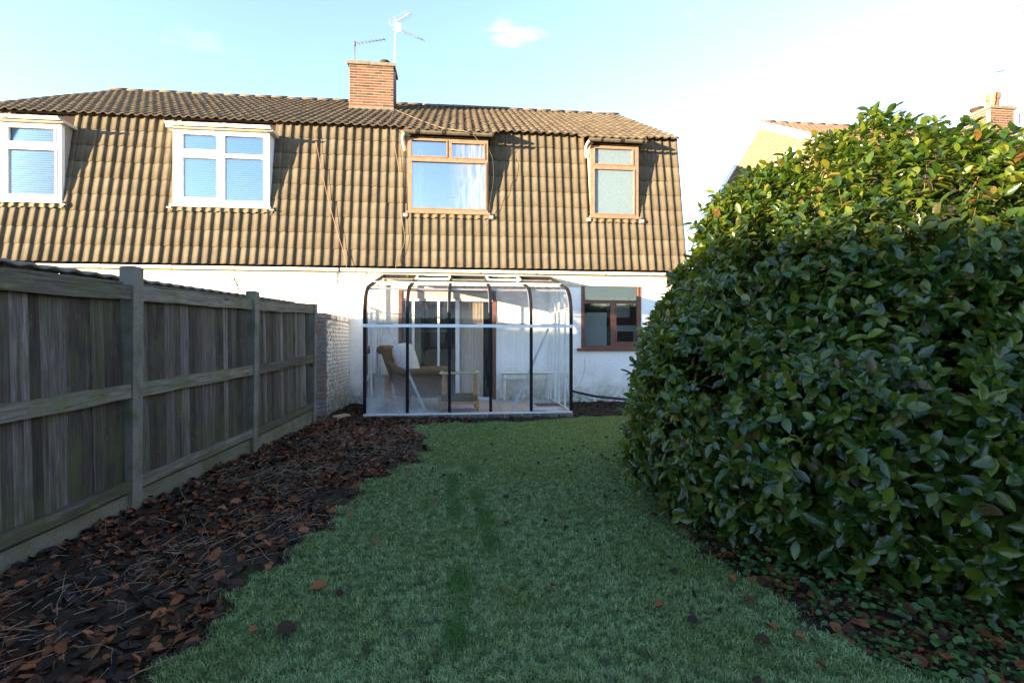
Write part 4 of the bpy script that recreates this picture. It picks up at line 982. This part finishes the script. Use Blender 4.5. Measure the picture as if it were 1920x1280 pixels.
def far_aerials():
    b = W(1853, 250, Y=14.35); a_ = W(1864, 132, Y=14.0)
    t_ = thing('tv_aerial', 'leaning aerial in front of the neighbouring chimney above the bush', 'aerial', tuple(b)); MB().tube([b, a_], .018, 7).build('mast', M['white_metal'], t_)
    mb = MB(); mb.tube([W(1852, 138, Y=14), W(1882, 133, Y=13.9)], .016, 6); yagi(mb, W(1868, 139, Y=14), W(1894, 151, Y=13.6), 7, .10); mb.build('antenna', M['dark_metal'], t_)
    b = W(1911, 235, Y=14.5); a_ = W(1917, -20, Y=14.2); t_ = thing('tv_aerial', 'very tall thin aerial mast beside the neighbouring chimney at the right edge', 'aerial', tuple(b)); MB().tube([b, a_], .016, 7).build('mast', M['white_metal'], t_)
    mb = MB(); yagi(mb, W(1900, 14, Y=14.2), W(1935, 2, Y=14.2), 6, .14); mb.tube([W(1905, 10, Y=14.2), W(1925, 30, Y=14.2)], .01, 5); mb.build('antenna', M['dark_metal'], t_)
    for yy in (212, 232): MB().tube([W(1896, yy + 4, Y=14.3), W(1913, yy - 3, Y=14.5)], .01, 5).build('wall_bracket', M['alu'], t_)
far_aerials()
def cable(name, label, pts, r_, mt):
    P = [Vector(p) for p in pts]; Q = []
    for i in range(len(P) - 1):
        a, b, c, d = P[max(i - 1, 0)], P[i], P[i + 1], P[min(i + 2, len(P) - 1)]
        for k in range(5):
            t_ = k / 5; Q.append(.5 * ((2 * b) + (c - a) * t_ + (2 * a - 5 * b + 4 * c - d) * t_ ** 2 + (3 * b - a - 3 * c + d) * t_ ** 3))
    Q.append(P[-1]); o = MB().tube(Q, r_, 6).build(name, M[mt]); tag(o, label, 'cable')
def onm(px, py, off=.075):        # a point lying on the mansard tiles
    Y = 11.2
    for _ in range(12): w_ = W(px, py, Y=Y); Y = MB0[0] + (w_.z - MB0[1]) * mu[0] / mu[1] - off
    return W(px, py, Y=Y)
def onu(px, py, off=.07):
    Y = 12.5
    for _ in range(40): w_ = W(px, py, Y=Y); Y = Y * .5 + .5 * (E0[0] + (w_.z - off - E0[1]) * uu[0] / uu[1])
    return W(px, py, Y=Y)
cable('aerial_cable', 'thin cable slanting down the tiles between the white window and the timber window', [onm(588, 238), onm(597, 290), onm(612, 360), onm(628, 420), onm(646, 480), W(650, 505, Y=10.78), W(653, 560, Y=10.95), W(652, 660, Y=10.96), W(655, 700, Y=10.96), W(650, 745, Y=10.96)], .006, 'cable')
cable('aerial_cable', 'cable dropping from the chimney past the left side of the timber window to the gutter', [onu(740, 205), onu(733, 222), onm(733, 240), onm(741, 280), onm(749, 330), onm(752, 400), onm(758, 435), onm(757, 460), onm(745, 480), onm(742, 503, .12)], .005, 'cable_pale')
cable('aerial_cable', 'pale cable sagging across the upper roof tiles to the timber window gutter', [onu(742, 206), onu(760, 214), onu(790, 226), onu(830, 240), onu(870, 246), W(885, 250, Y=10.85), W(895, 262, Y=10.95), W(908, 280, Y=11.03)], .006, 'cable_pale')
cable('loose_cable', 'dark cable hanging down the right side of the timber dormer window', [W(917, 282, Y=11.03), W(924, 300, Y=11.0), W(925, 340, Y=11.0), W(920, 372, Y=11.0), W(917, 398, Y=11.02)], .005, 'hose')
cable('hose_pipe', 'black hose running along the foot of the wall right of the greenhouse', [W(1074, 733, Y=10.6), W(1090, 737, Y=10.4), W(1120, 743, Y=10.3), W(1160, 747, Y=10.2), W(1200, 752, Y=10.1)], .028, 'hose')
cable('wall_cable', 'thin cable dangling on the dirty wall under the kitchen window', [W(1096, 672, Y=10.96), W(1097, 690, Y=10.96), W(1093, 705, Y=10.96), W(1090, 716, Y=10.96)], .004, 'cable')
# ------------------------------------------------------------------ leaves
def leaf_geo(pos, axis, nrm, ln, wd, fold=.14, droop=.25, cup=None):
    """returns (N,11,3) vertices of pointed, folded, curling leaves"""
    axis = axis / np.linalg.norm(axis, axis=1, keepdims=True); side = np.cross(nrm, axis); side /= np.linalg.norm(side, axis=1, keepdims=True) + 1e-9; up = np.cross(axis, side)
    T = np.array([(0, 0, 0), (.24, -.37, 1), (.24, 0, 0), (.24, .37, 1), (.52, -.5, 1), (.52, 0, 0), (.52, .5, 1), (.80, -.33, 1), (.80, 0, 0), (.80, .33, 1), (1, 0, 0)])
    L = ln[:, None]; Wd = wd[:, None]; l = T[None, :, 0] * L; w = T[None, :, 1] * Wd; dr = droop if np.isscalar(droop) else droop[:, None]; fo = fold if np.isscalar(fold) else fold[:, None]
    u = T[None, :, 2] * fo * Wd - dr * (T[None, :, 0] ** 2) * L
    return pos[:, None, :] + axis[:, None, :] * l[..., None] + side[:, None, :] * w[..., None] + up[:, None, :] * u[..., None]
LF = [(0, 1, 2), (0, 2, 3), (1, 4, 5, 2), (2, 5, 6, 3), (4, 7, 8, 5), (5, 8, 9, 6), (7, 10, 8), (8, 10, 9)]
def unit(v): return v / (np.linalg.norm(v, axis=-1, keepdims=True) + 1e-9)
def sn(p, f, ph=0.):
    return (np.sin(p[:, 0] * f + ph) * np.sin(p[:, 1] * f * 1.13 + 1.7 + ph) + np.sin(p[:, 2] * f * 1.07 + p[:, 0] * f * .6 + ph) * np.sin(p[:, 1] * f * .8 - p[:, 2] * f * .5 + .5)) * .5
BC = np.array([3.78, 4.05])
def camellia():
    PR = np.array([(0.0, 2.02), (.25, 2.16), (.6, 2.22), (1.0, 2.2), (1.4, 2.12), (1.8, 1.90), (2.2, 1.74), (2.6, 1.62), (2.95, 1.45), (3.2, 1.18), (3.36, .85), (3.45, .45), (3.5, 0.0)])
    seg = np.hypot(np.diff(PR[:, 0]), np.diff(PR[:, 1])); arc = np.concatenate([[0], np.cumsum(seg)])
    N = 36000; s = rng.random(N) * arc[-1]; z = np.interp(s, arc, PR[:, 0]); rr = np.interp(s, arc, PR[:, 1]); keep = rng.random(N) < rr / 2.22
    s, z, rr = s[keep], z[keep], rr[keep]; th = rng.random(len(s)) * 2 * np.pi
    fc_ = np.clip(np.cos(th - math.atan2(-BC[1], -BC[0])), 0, 1); rr = rr * (1 + .14 * fc_ ** 2 * np.clip(1.25 - z, 0, 1))
    # more of the budget on the half facing the garden and house
    front = np.cos(th - math.atan2(-BC[1], -BC[0])); keep = rng.random(len(s)) < np.clip(.80 + .55 * front, .30, 1.0); s, z, rr, th = s[keep], z[keep], rr[keep], th[keep]
    dz = np.interp(s + .02, arc, PR[:, 0]) - np.interp(s - .02, arc, PR[:, 0]); dr = np.interp(s + .02, arc, PR[:, 1]) - np.interp(s - .02, arc, PR[:, 1])
    nr = unit(np.stack([dz * np.cos(th), dz * np.sin(th), -dr], -1))
    P = np.stack([BC[0] + rr * np.cos(th), BC[1] + rr * np.sin(th), z], -1)
    ang_ = None
    lump = .16 * sn(P, 2.3) + .11 * sn(P, 5.1, 1.) + .06 * sn(P, 11, 2.); P = P + nr * lump[:, None]
    cz_ = P[:, 0] * math.sin(YAW) + P[:, 1] * math.cos(YAW); cx_ = P[:, 0] * math.cos(YAW) - P[:, 1] * math.sin(YAW); f_ = .98 - .44 * np.clip((4.5 - cz_) / 2.0, 0, 1) - .26 * np.clip((cx_ - 3.35) / .9, 0, 1.2) - .20 * np.clip((3.3 - cx_) / 1.0, 0, 1); P[:, 2] = np.where(P[:, 2] > 1.2, 1.2 + (P[:, 2] - 1.2) * f_, P[:, 2])
    dens = sn(P, 3.7, 4.) * .6 + sn(P, 8.3, 2.) * .4
    keep = rng.random(len(P)) < np.clip(.72 + dens * 1.2, .10, 1); P, nr, z = P[keep], nr[keep], z[keep]
    depth = rng.choice([0., .10, .24, .45, .75, 1.1], len(P), p=[.33, .22, .18, .13, .08, .06]) + rng.random(len(P)) * .08 - .05; shoots = rng.random(len(P)) < .035; depth[shoots] -= rng.random(shoots.sum()) * .16
    P = P - nr * depth[:, None]; sel = P[:, 2] > .10; P, nr = P[sel], nr[sel]; depth = depth[sel]
    d = unit(nr + rng.normal(0, .38, P.shape) + np.array([0, 0, .25])); K = 6; n = len(P)
    ni = 2600; ti = rng.random(ni) * 6.28; ri = 1.45 * np.sqrt(rng.random(ni)); Pi = np.stack([BC[0] + ri * np.cos(ti), BC[1] + ri * np.sin(ti), rng.uniform(.3, 2.1, ni)], -1); P = np.concatenate([P, Pi]); nr = np.concatenate([nr, unit(np.stack([np.cos(ti), np.sin(ti), np.zeros(ni)], -1))]); depth = np.concatenate([depth, np.full(ni, 1.)]); n = len(P); d = np.concatenate([d, unit(rng.normal(0, 1, (ni, 3)))])
    a = unit(np.cross(d, rng.normal(0, 1, P.shape))); b = np.cross(d, a); pos = []; ax = []; nm = []; dep = []
    for k in range(K):
        t = 2.4 * k + rng.random(n) * .6; out = a * np.cos(t)[:, None] + b * np.sin(t)[:, None]; tilt = (.55 + .16 * k)
        axk = unit(out * 1.0 + d * (1.15 - .22 * k) + rng.normal(0, .22, P.shape) + np.array([0, 0, -.18])); pos.append(P - d * (.018 * k)[None] if False else P - d * (.016 * k)); ax.append(axk)
        # blades turn their faces to the light: outwards and upwards
        nn = unit(d * .8 + nr * .5 + np.array([0, 0, .55]) + rng.normal(0, .33, P.shape)); nm.append(nn); dep.append(depth)
    pos, ax, nm, dep = map(np.concatenate, (pos, ax, nm, dep)); N = len(pos); ln = rng.uniform(.058, .112, N); ln[rng.random(N) < .12] *= .65; wd = ln * rng.uniform(.46, .60, N)
    V = leaf_geo(pos, ax, nm, ln, wd, rng.uniform(.06, .3, N), rng.uniform(-.05, .35, N))
    print('camellia leaves', N)
    root = thing('camellia_bush', 'huge glossy green camellia bush filling the right side of the garden', 'bush', (BC[0], BC[1], 0))
    dist = np.linalg.norm(pos - np.array([0, 0, CAMZ]), axis=1); c_, s_ = math.cos(YAW), math.sin(YAW)
    cx = pos[:, 0] * c_ - pos[:, 1] * s_; cz = pos[:, 0] * s_ + pos[:, 1] * c_; inside = (np.abs(cx / cz) < 1.0) & (np.abs((pos[:, 2] - CAMZ) / cz) < .66) & (cz > 0)
    score = ln / dist * inside * (dep < .06) * (1 + .2 * rng.random(N)); idx = np.argsort(-score)[:300]; mask = np.ones(N, bool); mask[idx] = False
    o = link(template_mesh('foliage', V[mask], LF, True), 'foliage', M['camellia'], root); tag(o, kind='stuff')
    o.location = OFF[root]
    for i in idx:
        v = V[i] - pos[i]; me = bpy.data.meshes.new('leaf'); me.from_pydata([tuple(map(float, q)) for q in v], [], LF); me.polygons.foreach_set('use_smooth', [True] * 8); me.update(); me.materials.append(M['camellia'])
        link(me, 'leaf', None, root, tuple(map(float, pos[i])))
    # trunks, limbs and twigs
    for k in range(5):
        t = k * 1.3; mb = MB(); p = Vector((BC[0] + .2 * math.cos(t), BC[1] + .2 * math.sin(t), -.05)); pts = [p]
        for j in range(6): p = p + Vector((.17 * math.cos(t) + rnd.uniform(-.08, .08), .17 * math.sin(t) + rnd.uniform(-.08, .08), .31)); pts.append(p)
        mb.tube(pts, [.07, .06, .05, .04, .03, .022, .012], 7); mb.build('stem', M['branch'], root)
    mb = MB(); m = rng.permutation(n)[:1300]
    for i in m:
        p = P[i]; q = p - d[i] * rnd.uniform(.12, .3) - nr[i] * .1; mb.tube([tuple(p), tuple((p + q) / 2 + rng.normal(0, .012, 3)), tuple(q)], [.0022, .003, .0045], 3, False)
    tag(mb.build('twigs', M['branch'], root), kind='stuff')
    # a few withered flower heads and one red bud
    for px, py, dd in ((1535, 461, 3.75), (1543, 503, 3.7), (1783, 553, 3.3), (1823, 378, 3.7), (1412, 570, 4.0)):
        u = (px - 960) / 930; p = W(px, py, Y=dd * (math.cos(YAW) - u * math.sin(YAW)))
        # move along the sight line onto the foliage
        o3 = Vector((0, 0, CAMZ)); dr_ = (p - o3).normalized(); D = np.array([math.sqrt((P[j, 0] - p.x) ** 2 + 0) for j in range(0)]); rel = P - np.array([0, 0, CAMZ]); tt = rel @ np.array(dr_); perp = np.linalg.norm(rel - tt[:, None] * np.array(dr_), axis=1); c2 = tt[perp < .12]; tq = float(c2.min()) - .03 if len(c2) else 4
        q = o3 + dr_ * tq; mb = MB()
        for k in range(9):
            a1, a2 = rnd.random() * 6.28, rnd.uniform(-1, 1); e = Vector((math.cos(a1) * math.cos(a2), math.sin(a1) * math.cos(a2), math.sin(a2))) * .022; f = e.cross(Vector((0, 0, 1))).normalized() * .013; mb.add([q, q + e * .6 + f, q + e, q + e * .6 - f], [(0, 1, 2, 3)])
        mb.build('withered_flower', M['dead_flower'], root)
camellia()

# ------------------------------------------------------------------ grass
def grass():
    N = 520000; u = rng.random(N); dmin, dmax = 1.5, 9.0
    r_ = 1 / (1 / dmin + u * (1 / dmax - 1 / dmin)) ; r_ = dmin * (dmax / dmin) ** u; th = rng.uniform(-.85, .85, N) + YAW; x = r_ * np.sin(th); y = r_ * np.cos(th)
    wob = .05 * rng.random(N); k = in_lawn(x + rng.normal(0, .03, N), y + rng.normal(0, .03, N)); x, y, r_ = x[k], y[k], r_[k]; N = len(x)
    tuft = np.sin(x * 13 + np.sin(y * 7)) * np.sin(y * 11 + np.sin(x * 9)) * .5 + .5
    h = rng.uniform(.010, .028, N) * (.7 + .5 * tuft); h[rng.random(N) < .03] *= 1.6; w = np.clip(.0016 + .00075 * r_, .002, .008) * rng.uniform(.7, 1.2, N); a = rng.random(N) * 2 * np.pi
    lean = rng.uniform(.3, 1.5, N) * h; dx, dy = np.cos(a), np.sin(a); z = gz(x, y) - .003; P = np.stack([x, y, z], -1)
    s = np.stack([-dy, dx, np.zeros(N)], -1) * w[:, None] / 2; m = P + np.stack([dx * lean * .35, dy * lean * .35, h * .62], -1); tp = P + np.stack([dx * lean, dy * lean, h * (1 - .15 * (lean / h))], -1)
    V = np.stack([P - s, P + s, m + s * .8, m - s * .8, tp], 1); print('grass', N)
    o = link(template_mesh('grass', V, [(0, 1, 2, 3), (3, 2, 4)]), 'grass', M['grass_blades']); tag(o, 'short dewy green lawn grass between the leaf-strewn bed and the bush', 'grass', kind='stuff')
grass()

# ------------------------------------------------------------------ litter: beds of fallen leaves, straw, ground cover
def in_bed(x, y): return (~in_lawn(x, y)) & (x > -2.56 + (y - 4.2) * .068) & (x < 1.2) & (y > .7) & (y < 9.9) & ((y < 8.75) | (x < GX0 - .05))
def scatter(n, x0, x1, y0, y1, f, power=1.0):
    x = rng.uniform(x0, x1, n); y = y0 + (y1 - y0) * rng.random(n) ** power; k = f(x, y); return x[k], y[k]
def lay(x, y, s0, s1, tilt=.5, zup=.012):
    n = len(x); z = gz(x, y) + rng.random(n) * zup; nm = unit(np.stack([rng.normal(0, tilt, n), rng.normal(0, tilt, n), np.ones(n)], -1)); a = rng.random(n) * 6.28
    ax = np.stack([np.cos(a), np.sin(a), np.zeros(n)], -1); ax = unit(ax - nm * (ax * nm).sum(1, keepdims=True)); ln = rng.uniform(s0, s1, n)
    return leaf_geo(np.stack([x, y, z], -1) - ax * ln[:, None] * .5, ax, nm, ln, ln * rng.uniform(.55, .8, n), rng.uniform(-.3, .5, n), rng.uniform(-.35, .35, n))
def litter():
    clump = lambda x, y: (sn(np.stack([x, y, x * 0], -1), 4.3) + .5 * sn(np.stack([x, y, x * 0], -1), 11.)) > rng.normal(-.12, .3, len(x))
    x, y = scatter(16000, -2.6, .2, .7, 9.9, in_bed); k = clump(x, y) | (y > 8.6); V1 = lay(x[k], y[k], .024, .078)
    o = link(template_mesh('fallen_leaves', V1, LF, True), 'fallen_leaves', M['litter']); tag(o, 'deep litter of brown and rust fallen leaves covering the bed along the fence', 'leaf litter', kind='stuff')
    x, y = scatter(5200, -2.6, .2, .7, 9.9, in_bed); V = lay(x, y, .03, .09, .4, .02)
    o = link(template_mesh('dark_leaves', V, LF, True), 'dark_leaves', M['litter_dark']); tag(o, 'blackened wet leaves rotting in the bed along the fence', 'leaf litter', kind='stuff')
    x, y = scatter(420, -2.6, .2, .7, 8.5, in_bed, .8); V = lay(x, y, .05, .10, .55, .035)
    o = link(template_mesh('rust_leaves', V, LF, True), 'rust_leaves', M['litter_rust']); tag(o, 'bright rust curled leaves on top of the litter by the fence', 'leaf litter', kind='stuff')
    fr = lambda x, y: (~in_lawn(x, y, False)) & (x > .9) & (y < 3.6) & (np.hypot(x - BC[0], y - BC[1]) > 1.5)
    x, y = scatter(5200, .9, 5.0, .8, 3.6, fr); V = lay(x, y, .03, .085, .5, .03)
    o = link(template_mesh('bed_leaves', V, LF, True), 'bed_leaves', M['litter']); tag(o, 'brown leaves lying on the soil in front of the bush at lower right', 'leaf litter', kind='stuff')
    fr2 = lambda x, y: (~in_lawn(x, y, False)) & (y > 7.7) & (x > -.8) & (y < 10.9) & ((y < GY - .06) | (x > GX1 + .05))
    x, y = scatter(1500, -1., 5., 7.7, 10.9, fr2); V = lay(x, y, .03, .07, .5, .02)
    o = link(template_mesh('path_leaves', V, LF, True), 'path_leaves', M['litter_dark']); tag(o, 'dark leaves on the soil strip round the foot of the greenhouse', 'leaf litter', kind='stuff')
    # straw and dead stems
    x, y = scatter(11000, -2.5, .1, .8, 8.4, in_bed); g_ = sum(np.exp(-(((x - a_) / b_) ** 2 + ((y - c_) / d_) ** 2)) for a_, b_, c_, d_ in ((-1.7, .4, 3.0, .35), (-1.35, .35, 3.7, .3), (-2.0, .3, 2.3, .3), (-1.7, .5, 5.0, .5), (-1.0, .45, 6.1, .5), (-.75, .5, 7.3, .5), (-1.6, .4, 6.9, .5))); k = rng.random(len(x)) < g_ * .55 + .03; x, y = x[k], y[k]; n = len(x)
    a = rng.normal(.5, 1.3, n); L = rng.uniform(.04, .15, n) * rng.choice([1, 1, 1, 1.7], n); P0 = np.stack([x, y, gz(x, y) + .01 + rng.random(n) * .03], -1); D = np.stack([np.cos(a), np.sin(a), rng.normal(.05, .16, n)], -1) * L[:, None]; S = np.stack([-np.sin(a), np.cos(a), np.zeros(n)], -1) * .0009
    Mi = P0 + D * .5 + np.stack([rng.normal(0, .016, n), rng.normal(0, .016, n), rng.uniform(0, .035, n)], -1); E = P0 + D; up = np.array([0, 0, .0018])
    V = np.stack([P0 - S, P0 + S, Mi + S, Mi - S, E + S * .5, E - S * .5, Mi + up * 2, P0 + up * 2], 1)
    o = link(template_mesh('dead_stems', V, [(0, 1, 2, 3), (3, 2, 4, 5), (0, 7, 6, 3), (7, 1, 2, 6)]), 'dead_stems', M['straw']); tag(o, 'tangle of pale dry stems and straw lying over the leaf litter', 'dead stems', kind='stuff')
    mb = MB()
    for i in range(150):
        x = rnd.uniform(-2.4, -.2); y = rnd.uniform(1.6, 8.3)
        if not bool(in_bed(np.array([x]), np.array([y]))[0]): continue
        p = Vector((x, y, float(gz(x, y)))); up = rnd.random() < .4; pts = [p]; v = Vector((rnd.gauss(0, 1), rnd.gauss(0, 1), 1.6 if up else .25)).normalized() * rnd.uniform(.04, .085)
        for k in range(4): p = p + v; v = v + Vector((rnd.gauss(0, .014), rnd.gauss(0, .014), -.006)); pts.append(p)
        mb.tube(pts, [.0028, .0024, .002, .0016, .001], 3, False)
    tag(mb.build('bare_twigs', M['twig']), 'bare upright twigs poking out of the bed along the fence', 'twigs', kind='stuff')
    # ground cover at the foot of the bush
    gc = lambda x, y: (~in_lawn(x, y, False)) & (y > .9) & (y < 7.6) & (x > 1.0)
    x, y = scatter(52000, 1., 4.6, .9, 7.6, gc); dd = np.hypot(x - BC[0], y - BC[1]); q = sn(np.stack([x, y, x * 0], -1), 3.1, 2.)
    k = (dd < 2.95 + .2 * q) & (dd > 1.4) & (q + .5 > rng.normal(.2, .3, len(x))) & ((x < 2.45) | (y > 2.2)); x, y = x[k], y[k]; n = len(x); h = rng.uniform(.01, .17, n) * np.clip((3.0 - np.hypot(x - BC[0], y - BC[1])) * 1.6, .15, 1)
    nm = unit(np.stack([rng.normal(-.1, .4, n), rng.normal(-.2, .4, n), np.ones(n)], -1)); a = rng.random(n) * 6.28; ax = np.stack([np.cos(a), np.sin(a), rng.normal(0, .15, n)], -1); ln = rng.uniform(.018, .042, n)
    V = leaf_geo(np.stack([x, y, gz(x, y) + h], -1), unit(ax), nm, ln, ln * .85, .1, .2)
    o = link(template_mesh('ground_cover', V, LF, True), 'ground_cover', M['ground_cover']); tag(o, 'low bright green ground cover plants at the foot of the bush', 'ground cover', kind='stuff')
litter()
def lawn_leaves():
    one = []
    data = [(613, 1098, .085, 'litter_rust', 'large orange-brown curled leaf on the lawn near the bed, left of a dark one'), (645, 1112, .06, 'litter_dark', 'dark folded leaf just right of the large orange leaf on the lawn'), (516, 1193, .10, 'litter_dark', 'big dark brown leaf lying low on the lawn in the left foreground'),
            (466, 1188, .05, 'litter_rust', 'small orange leaf left of the big dark leaf in the left foreground'), (1362, 1080, .075, 'litter_rust', 'orange curled leaf on the lawn right of centre near the ground cover'), (1402, 1128, .07, 'litter_rust', 'long tan leaf on the grass below the orange one near the ground cover'),
            (1413, 1195, .075, 'litter_dark', 'black crumpled leaf in the grass at lower right'), (1510, 1199, .055, 'litter_rust', 'small bright orange leaf on the lawn at lower right'), (1453, 1180, .06, 'litter_rust', 'reddish leaf between the black leaf and the small orange leaf at lower right'),
            (942, 933, .06, 'litter_dark', 'dark curled leaf alone on the middle of the lawn'), (815, 932, .05, 'litter_rust', 'small red leaf on the lawn left of the footprints'), (664, 962, .07, 'litter_rust', 'orange leaf at the edge of the bed where the lawn narrows'),
            (770, 897, .045, 'litter_rust', 'tiny red leaf near the top left of the lawn'), (1310, 1160, .06, 'litter_dark', 'thin dark leaf on the grass left of the lower-right leaf pile'), (697, 1015, .05, 'litter_rust', 'small rust leaf on the lawn below the bed edge leaf'), (318, 1150, .08, 'litter_rust', 'upright orange leaf at the foreground edge of the bed')]
    for px, py, s, mt, lab in data:
        p = W(px, py, z=.025); v = leaf_geo(np.array([[0, 0, 0.]]), np.array([[math.cos(px), math.sin(px), .1]]), np.array([[.2, -.4, 1.]]), np.array([s]), np.array([s * .7]), np.array([.35]), np.array([.2]))[0]
        me = bpy.data.meshes.new('fallen_leaf'); me.from_pydata([tuple(map(float, q)) for q in v], [], LF); me.polygons.foreach_set('use_smooth', [True] * 8); me.update(); me.materials.append(M[mt])
        tag(link(me, 'fallen_leaf', None, None, (p.x, p.y, float(gz(p.x, p.y)) + .022)), lab, 'leaf', 'single leaves on the lawn')
    x = np.concatenate([rng.uniform(-.6, 2.6, 70), rng.uniform(1.1, 2.3, 60), rng.normal(1.75, .25, 30)]); y = np.concatenate([rng.uniform(1.6, 7.8, 70), rng.uniform(1.5, 6.5, 60), rng.uniform(4.2, 6.2, 30)]); k = in_lawn(x, y); x, y = x[k], y[k]
    V = lay(x, y, .025, .055, .5, .012)
    for i in range(len(x)):
        c = V[i].mean(0); me = bpy.data.meshes.new('fallen_leaf'); me.from_pydata([tuple(map(float, q - c)) for q in V[i]], [], LF); me.update(); me.materials.append(M['litter_dark' if i % 4 else 'litter'])
        tag(link(me, 'fallen_leaf', None, None, (float(c[0]), float(c[1]), float(c[2]) + .018)), ('small dark dead leaf in the foreground lawn grass' if y[i] < 3 else 'small dark dead leaf in the grass close to the bush' if x[i] > 1.4 else 'small dark dead leaf in the middle of the lawn' if y[i] < 5.5 else 'tiny dark dead leaf on the far lawn towards the greenhouse'), 'leaf', 'small dead leaves on the lawn, ' + ('foreground' if y[i] < 3 else 'by the bush' if x[i] > 1.4 else 'middle' if y[i] < 5.5 else 'far end'))
lawn_leaves()
p = W(640, 782, z=.06); o = MB().box(-.06, .06, -.16, .16, 0, .04, bev=.01).build('timber_offcut', M['wood_scrap'], None, (p.x, p.y, .06)); o.rotation_euler = (0, .1, -.5); tag(o, 'short mossy piece of timber lying on the soil by the old white wall', 'offcut')
p = W(1083, 752, z=.0); o = MB().add([(0, 0, .02), (.22, .04, .02), (.24, .12, .03), (.02, .09, .03), (.1, .05, .07), (.16, .08, .06)], [(0, 1, 5, 4), (0, 4, 3), (3, 4, 5, 2), (1, 2, 5), (0, 3, 2, 1)]).build('plastic_scrap', M['white_plastic'], None, (p.x, p.y, p.z)); tag(o, 'scrap of white plastic on the soil by the right end of the greenhouse', 'rubbish')
# sprig of ivy growing over the corrugated boundary
def sprig():
    root = thing('climbing_sprig', 'little leafy sprig growing above the fence top in front of the sunlit wall', 'plant', (-3.05, 7.0, 1.9)); b = W(445, 552, X=-2.85); mb = MB(); pos = []; ax = []
    for k in range(4):
        e = b + Vector((rnd.uniform(-.12, .12), rnd.uniform(-.05, .2), rnd.uniform(.1, .28))); mb.tube([b, (b + e) / 2 + Vector((.01, .02, 0)), e], [.004, .003, .002], 4)
        for j in range(9): t = rnd.uniform(.2, 1); pos.append(b.lerp(e, t)); ax.append((rnd.gauss(0, 1), rnd.gauss(0, 1), rnd.uniform(-.2, 1)))
    mb.build('stem', M['branch'], root); n = len(pos); V = leaf_geo(np.array([tuple(q) for q in pos]), np.array(ax), rng.normal(0, 1, (n, 3)), rng.uniform(.02, .04, n), rng.uniform(.012, .02, n))
    tag(link(template_mesh('leaves', V, LF), 'leaves', M['ground_cover'], root), kind='stuff')
sprig()

# ------------------------------------------------------------------ unseen hedges, added: left one shades the garden, rear one darkens glass reflections
def hedge(name, label, pts, thick):
    root = thing(name, label, 'hedge', (pts[0][0], pts[0][1], 0)); mb = MB()
    for (x0, y0, h0), (x1, y1, h1) in zip(pts[:-1], pts[1:]):
        a, b = Vector((x0, y0, 0)), Vector((x1, y1, 0)); d = (b - a).normalized(); s = Vector((-d.y, d.x, 0)) * thick / 2
        P = [a - s, b - s, b + s, a + s] + [q + Vector((0, 0, hh - .16)) for q, hh in ((a - s, h0), (b - s, h1), (b + s, h1), (a + s, h0))]; mb.add(P, [(3, 2, 1, 0), (4, 5, 6, 7), (0, 1, 5, 4), (1, 2, 6, 5), (2, 3, 7, 6), (3, 0, 4, 7)])
    mb.build('inner_growth', M['branch'], root); pos = []; n = 5000
    for (x0, y0, h0), (x1, y1, h1) in zip(pts[:-1], pts[1:]):
        t = rng.random(n); h = h0 + (h1 - h0) * t; cx = x0 + (x1 - x0) * t; cy = y0 + (y1 - y0) * t; d = unit(np.array([[x1 - x0, y1 - y0]]))[0]; s = np.array([-d[1], d[0]]); side = rng.choice([-1, 1, 0], n, p=[.35, .35, .3]); w = np.where(side == 0, rng.uniform(-1, 1, n), side) * thick / 2 * 1.05
        z = np.where(side == 0, h - .10 + rng.exponential(.13, n) * (.5 + .5 * np.sin(t * 37 + cx)), rng.random(n) * h); pos.append(np.stack([cx + s[0] * w, cy + s[1] * w, z], -1))
    pos = np.concatenate(pos); m = len(pos); V = leaf_geo(pos, rng.normal(0, 1, (m, 3)), rng.normal(0, 1, (m, 3)) + .1, rng.uniform(.07, .14, m), rng.uniform(.04, .08, m))
    tag(link(template_mesh('foliage', V, LF), 'foliage', M['hedge_leaf'], root), kind='stuff')
hedge('hedge', 'long dark green hedge, unseen, added on the left to shade the garden', [(-9.6, 8.4, 2.42), (-9.6, 5.5, 2.52), (-9.6, 1.0, 2.95), (-9.6, -2.0, 3.14), (-9.6, -9.0, 3.3)], .8)  # added out of view, heights set to place the shadow edge
hedge('hedge', 'tall unseen hedge, added behind the camera to darken reflections and block low sky glow', [(-9.0, -9.6, 3.6), (-2, -9.8, 3.9), (5, -9.6, 3.5), (13, -9.8, 3.8)], 1.0)  # added out of view so the glass reflects something dark
